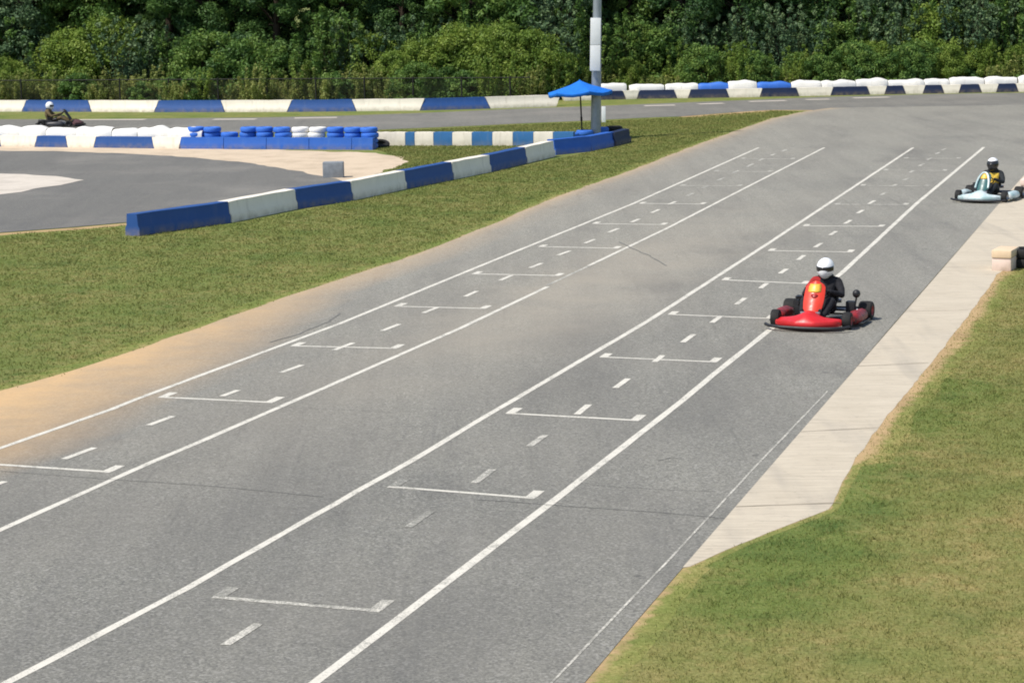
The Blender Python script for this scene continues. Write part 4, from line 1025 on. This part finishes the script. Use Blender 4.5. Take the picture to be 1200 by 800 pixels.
SHR = {'b1': shrub_meshes(3.6, 2.1, 'leaf_bright', 190, 170, 0.062), 'b2': shrub_meshes(2.9, 1.7, 'leaf_bright', 140, 170, 0.058), 'y1': weed_meshes(1.9, 0.9, 'leaf_yellow', 16, 0.055),
       'y2': weed_meshes(1.25, 0.9, 'leaf_yellow', 18, 0.050), 'y3': weed_meshes(2.6, 0.8, 'leaf_bright', 14, 0.060), 'm1': shrub_meshes(2.4, 1.4, 'leaf_mid', 100, 170, 0.06), 'm2': weed_meshes(3.4, 1.3, 'leaf_mid', 40, 0.07), 'm3': weed_meshes(3.6, 1.2, 'leaf_pine', 44, 0.065), 'd1': shrub_meshes(1.5, 1.1, 'leaf_mid', 60, 110, 0.065)}
SLAB = {'b1': 'large rounded bright green bush before the dark wood', 'b2': 'medium rounded bright green bush before the dark wood', 'y1': 'tall yellow green weedy shrub at the edge of the wood', 'y2': 'low yellow green weedy shrub at the edge of the wood', 'y3': 'tall straggly bright green sapling at the edge of the wood',
        'm1': 'mid green bushy shrub at the edge of the wood', 'm2': 'tall upright mid green thicket against the wood', 'm3': 'tall upright blue green thicket against the wood', 'd1': 'low mid green shrub at the edge of the wood'}
def shrub(k, px, Y, s=1.0):
    x = GY(px, 110, Y).x; o = empty('shrub', (x, Y, 0), random.uniform(0, 6.28)); o.scale = (s, s, s * random.uniform(0.92, 1.08))
    link('stem', SHR[k][0], o); link('foliage', SHR[k][1], o); tag(o, SLAB[k], 'shrub', 'shrubs: ' + SLAB[k].split(' at ')[0].split(' before')[0].split(' against')[0]); return o
for px, dY, k, s in ((465, 3.5, 'b2', 0.85), (500, 4.5, 'b1', 0.90), (548, 5, 'b1', 1.12), (590, 4.2, 'b1', 1.0), (628, 3.6, 'b2', 1.08), (660, 4, 'b2', 0.85), (8, 3.8, 'b2', 0.85), (30, 4, 'b2', 0.62), (-40, 4, 'b2', 0.9),
                    (1110, 3, 'b2', 0.75), (1150, 3.5, 'b2', 0.8), (1195, 3.5, 'b2', 0.7), (985, 3.6, 'b2', 0.7), (1060, 3, 'b2', 0.6), (735, 3, 'b2', 0.6), (820, 3.4, 'b2', 0.6), (890, 3, 'b2', 0.55), (1030, 4, 'b2', 0.85)):
    shrub(k, px, edge_depth(px) + dY, s)
x = -230
while x < 480:
    shrub(random.choices(['y1', 'y2', 'd1', 'm1', 'y3'], [3, 4, 0.8, 0.3, 0.8])[0], x, edge_depth(x) + random.uniform(1.2, 4.0), random.uniform(0.7, 1.05)); x += random.uniform(6, 13)
x = 470
while x < 1420:
    shrub(random.choices(['y1', 'd1', 'm1', 'y2', 'y3'], [3, 1.0, 1.3, 2, 1.8])[0], x, edge_depth(x) + random.uniform(1.2, 4.0), random.uniform(0.65, 1.05)); x += random.uniform(7, 14)

x = -240
while x < 1430:
    shrub(random.choices(['m1', 'm2', 'm3', 'b2'], [2, 3, 2, 0.35])[0], x, edge_depth(x) + random.uniform(4.6, 6.8), random.uniform(0.9, 1.45)); x += random.uniform(16, 30)

# ------------------------------------------------------------------ grass blades
def blades(name, poly, dens_fn, hfn, wid, label, limit, excl=(), dry=0.0):
    xs_ = [p.x for p in poly]; ys_ = [p.y for p in poly]; n = limit * 3
    x = RNG.uniform(min(xs_), max(xs_), n); y = RNG.uniform(min(ys_), max(ys_), n)
    k = inpoly(x, y, poly)
    for e in excl: k &= ~inpoly(x, y, e)
    x, y = x[k], y[k]; k = RNG.random(len(x)) < dens_fn(x, y); x, y = x[k][:limit], y[k][:limit]; n = len(x)
    h = hfn(x, y) * (0.5 + 0.9 * RNG.random(n)); a = RNG.uniform(0, 2 * math.pi, n); lean = 1.6 * h * RNG.random(n); la = RNG.uniform(0, 2 * math.pi, n)
    w = wid * (0.6 + 0.8 * RNG.random(n)) * (y / 25.0) ** 0.8
    V = np.zeros((n, 3, 3)); V[:, 0] = np.stack([x - np.cos(a) * w, y - np.sin(a) * w, np.zeros(n)], 1); V[:, 1] = np.stack([x + np.cos(a) * w, y + np.sin(a) * w, np.zeros(n)], 1)
    V[:, 2] = np.stack([x + np.cos(la) * lean, y + np.sin(la) * lean, h], 1)
    me = bpy.data.meshes.new(name); me.vertices.add(3 * n); me.vertices.foreach_set('co', V.astype(np.float32).ravel())
    me.loops.add(3 * n); me.loops.foreach_set('vertex_index', np.arange(3 * n, dtype=np.int32))
    me.polygons.add(n); me.polygons.foreach_set('loop_start', np.arange(0, 3 * n, 3, dtype=np.int32)); me.polygons.foreach_set('loop_total', np.full(n, 3, dtype=np.int32))
    me.update(); fattr(me, 'tone', np.repeat(np.clip(RNG.normal(0.2, 0.25, n), 0, 0.8), 3)); fattr(me, 'dry', np.repeat([dryness(a_, b_) for a_, b_ in zip(x, y)] if dry else np.zeros(n), 3)); me.materials.append(M['blade'])
    o = link(name, me); tag(o, label, 'grass', kind='stuff'); print(name, n); return o
def patchy(x, y, f, s): return np.array([mnoise.noise(Vector((a * f, b * f, s))) for a, b in zip(x, y)])
rp = [G(672, 850), G(742, 737), G(806, 668)] + apr_r + [G(1330, 260), G(1330, 850)]
rp = [Vector((p.x, p.y, 0)) for p in rp]
def edge_dist(x, y, edge):
    ex = np.interp(y, [p.y for p in edge], [p.x for p in edge]); return ex
re_edge = sorted([p for p in [G(672, 850), G(742, 737), G(806, 668)] + apr_r], key=lambda p: p.y)
def dens_r(x, y):
    d = (x - edge_dist(x, y, re_edge)); return np.clip(0.10 + d / 0.5, 0.06, 1) * np.clip(1.15 - (y - 18) / 40, 0.3, 1)
blades('right_grass', rp, dens_r, lambda x, y: np.clip(0.026 + 0.022 * patchy(x, y, 3.0, 2.0) + 0.02 * patchy(x, y, 9.0, 4.0), 0.008, 0.07), 0.0050, 'patchy dry green grass slope right of the concrete apron', 300000, dry=0.45)
le = [Vector((p.x, p.y, 0)) for p in left_e if 20 < p.y < 100]
lp = le + [G(945, 131), G(905, 130), G(850, 134), G(800, 138), G(740, 140.5), G(700, 142.5), G(690, 158), G(725, 163), G(742, 168), G(655, 186), G(480, 223), G(270, 263), G(150, 264), G(80, 270), G(0, 276), G(-70, 282)]
lp = [Vector((p.x + (0.10 + 0.10 * mnoise.noise(p * 3.0) if i < len(le) else 0), p.y, 0)) for i, p in enumerate(lp)]
def dens_l(x, y):
    d = edge_dist(x, y, le) - x; return np.clip(0.12 + d / 0.45, 0.06, 1)
blades('left_grass', lp, dens_l, lambda x, y: np.clip(0.032 + 0.025 * patchy(x, y, 2.2, 2.0) + 0.025 * patchy(x, y, 6.0, 4.0), 0.01, 0.08), 0.0065, 'mown green grass verge left of the main straight', 300000)
mid = [G(440, 206), G(480, 190), G(437, 174), G(437, 154), G(500, 152), G(600, 147), G(698, 143), G(690, 158), G(640, 184), G(480, 219)]
blades('middle_grass', [Vector((p.x, p.y, 0)) for p in mid], lambda x, y: np.ones(len(x)), lambda x, y: np.full(len(x), 0.04), 0.007, 'grass wedge between the chequered row and verge blocks', 60000)
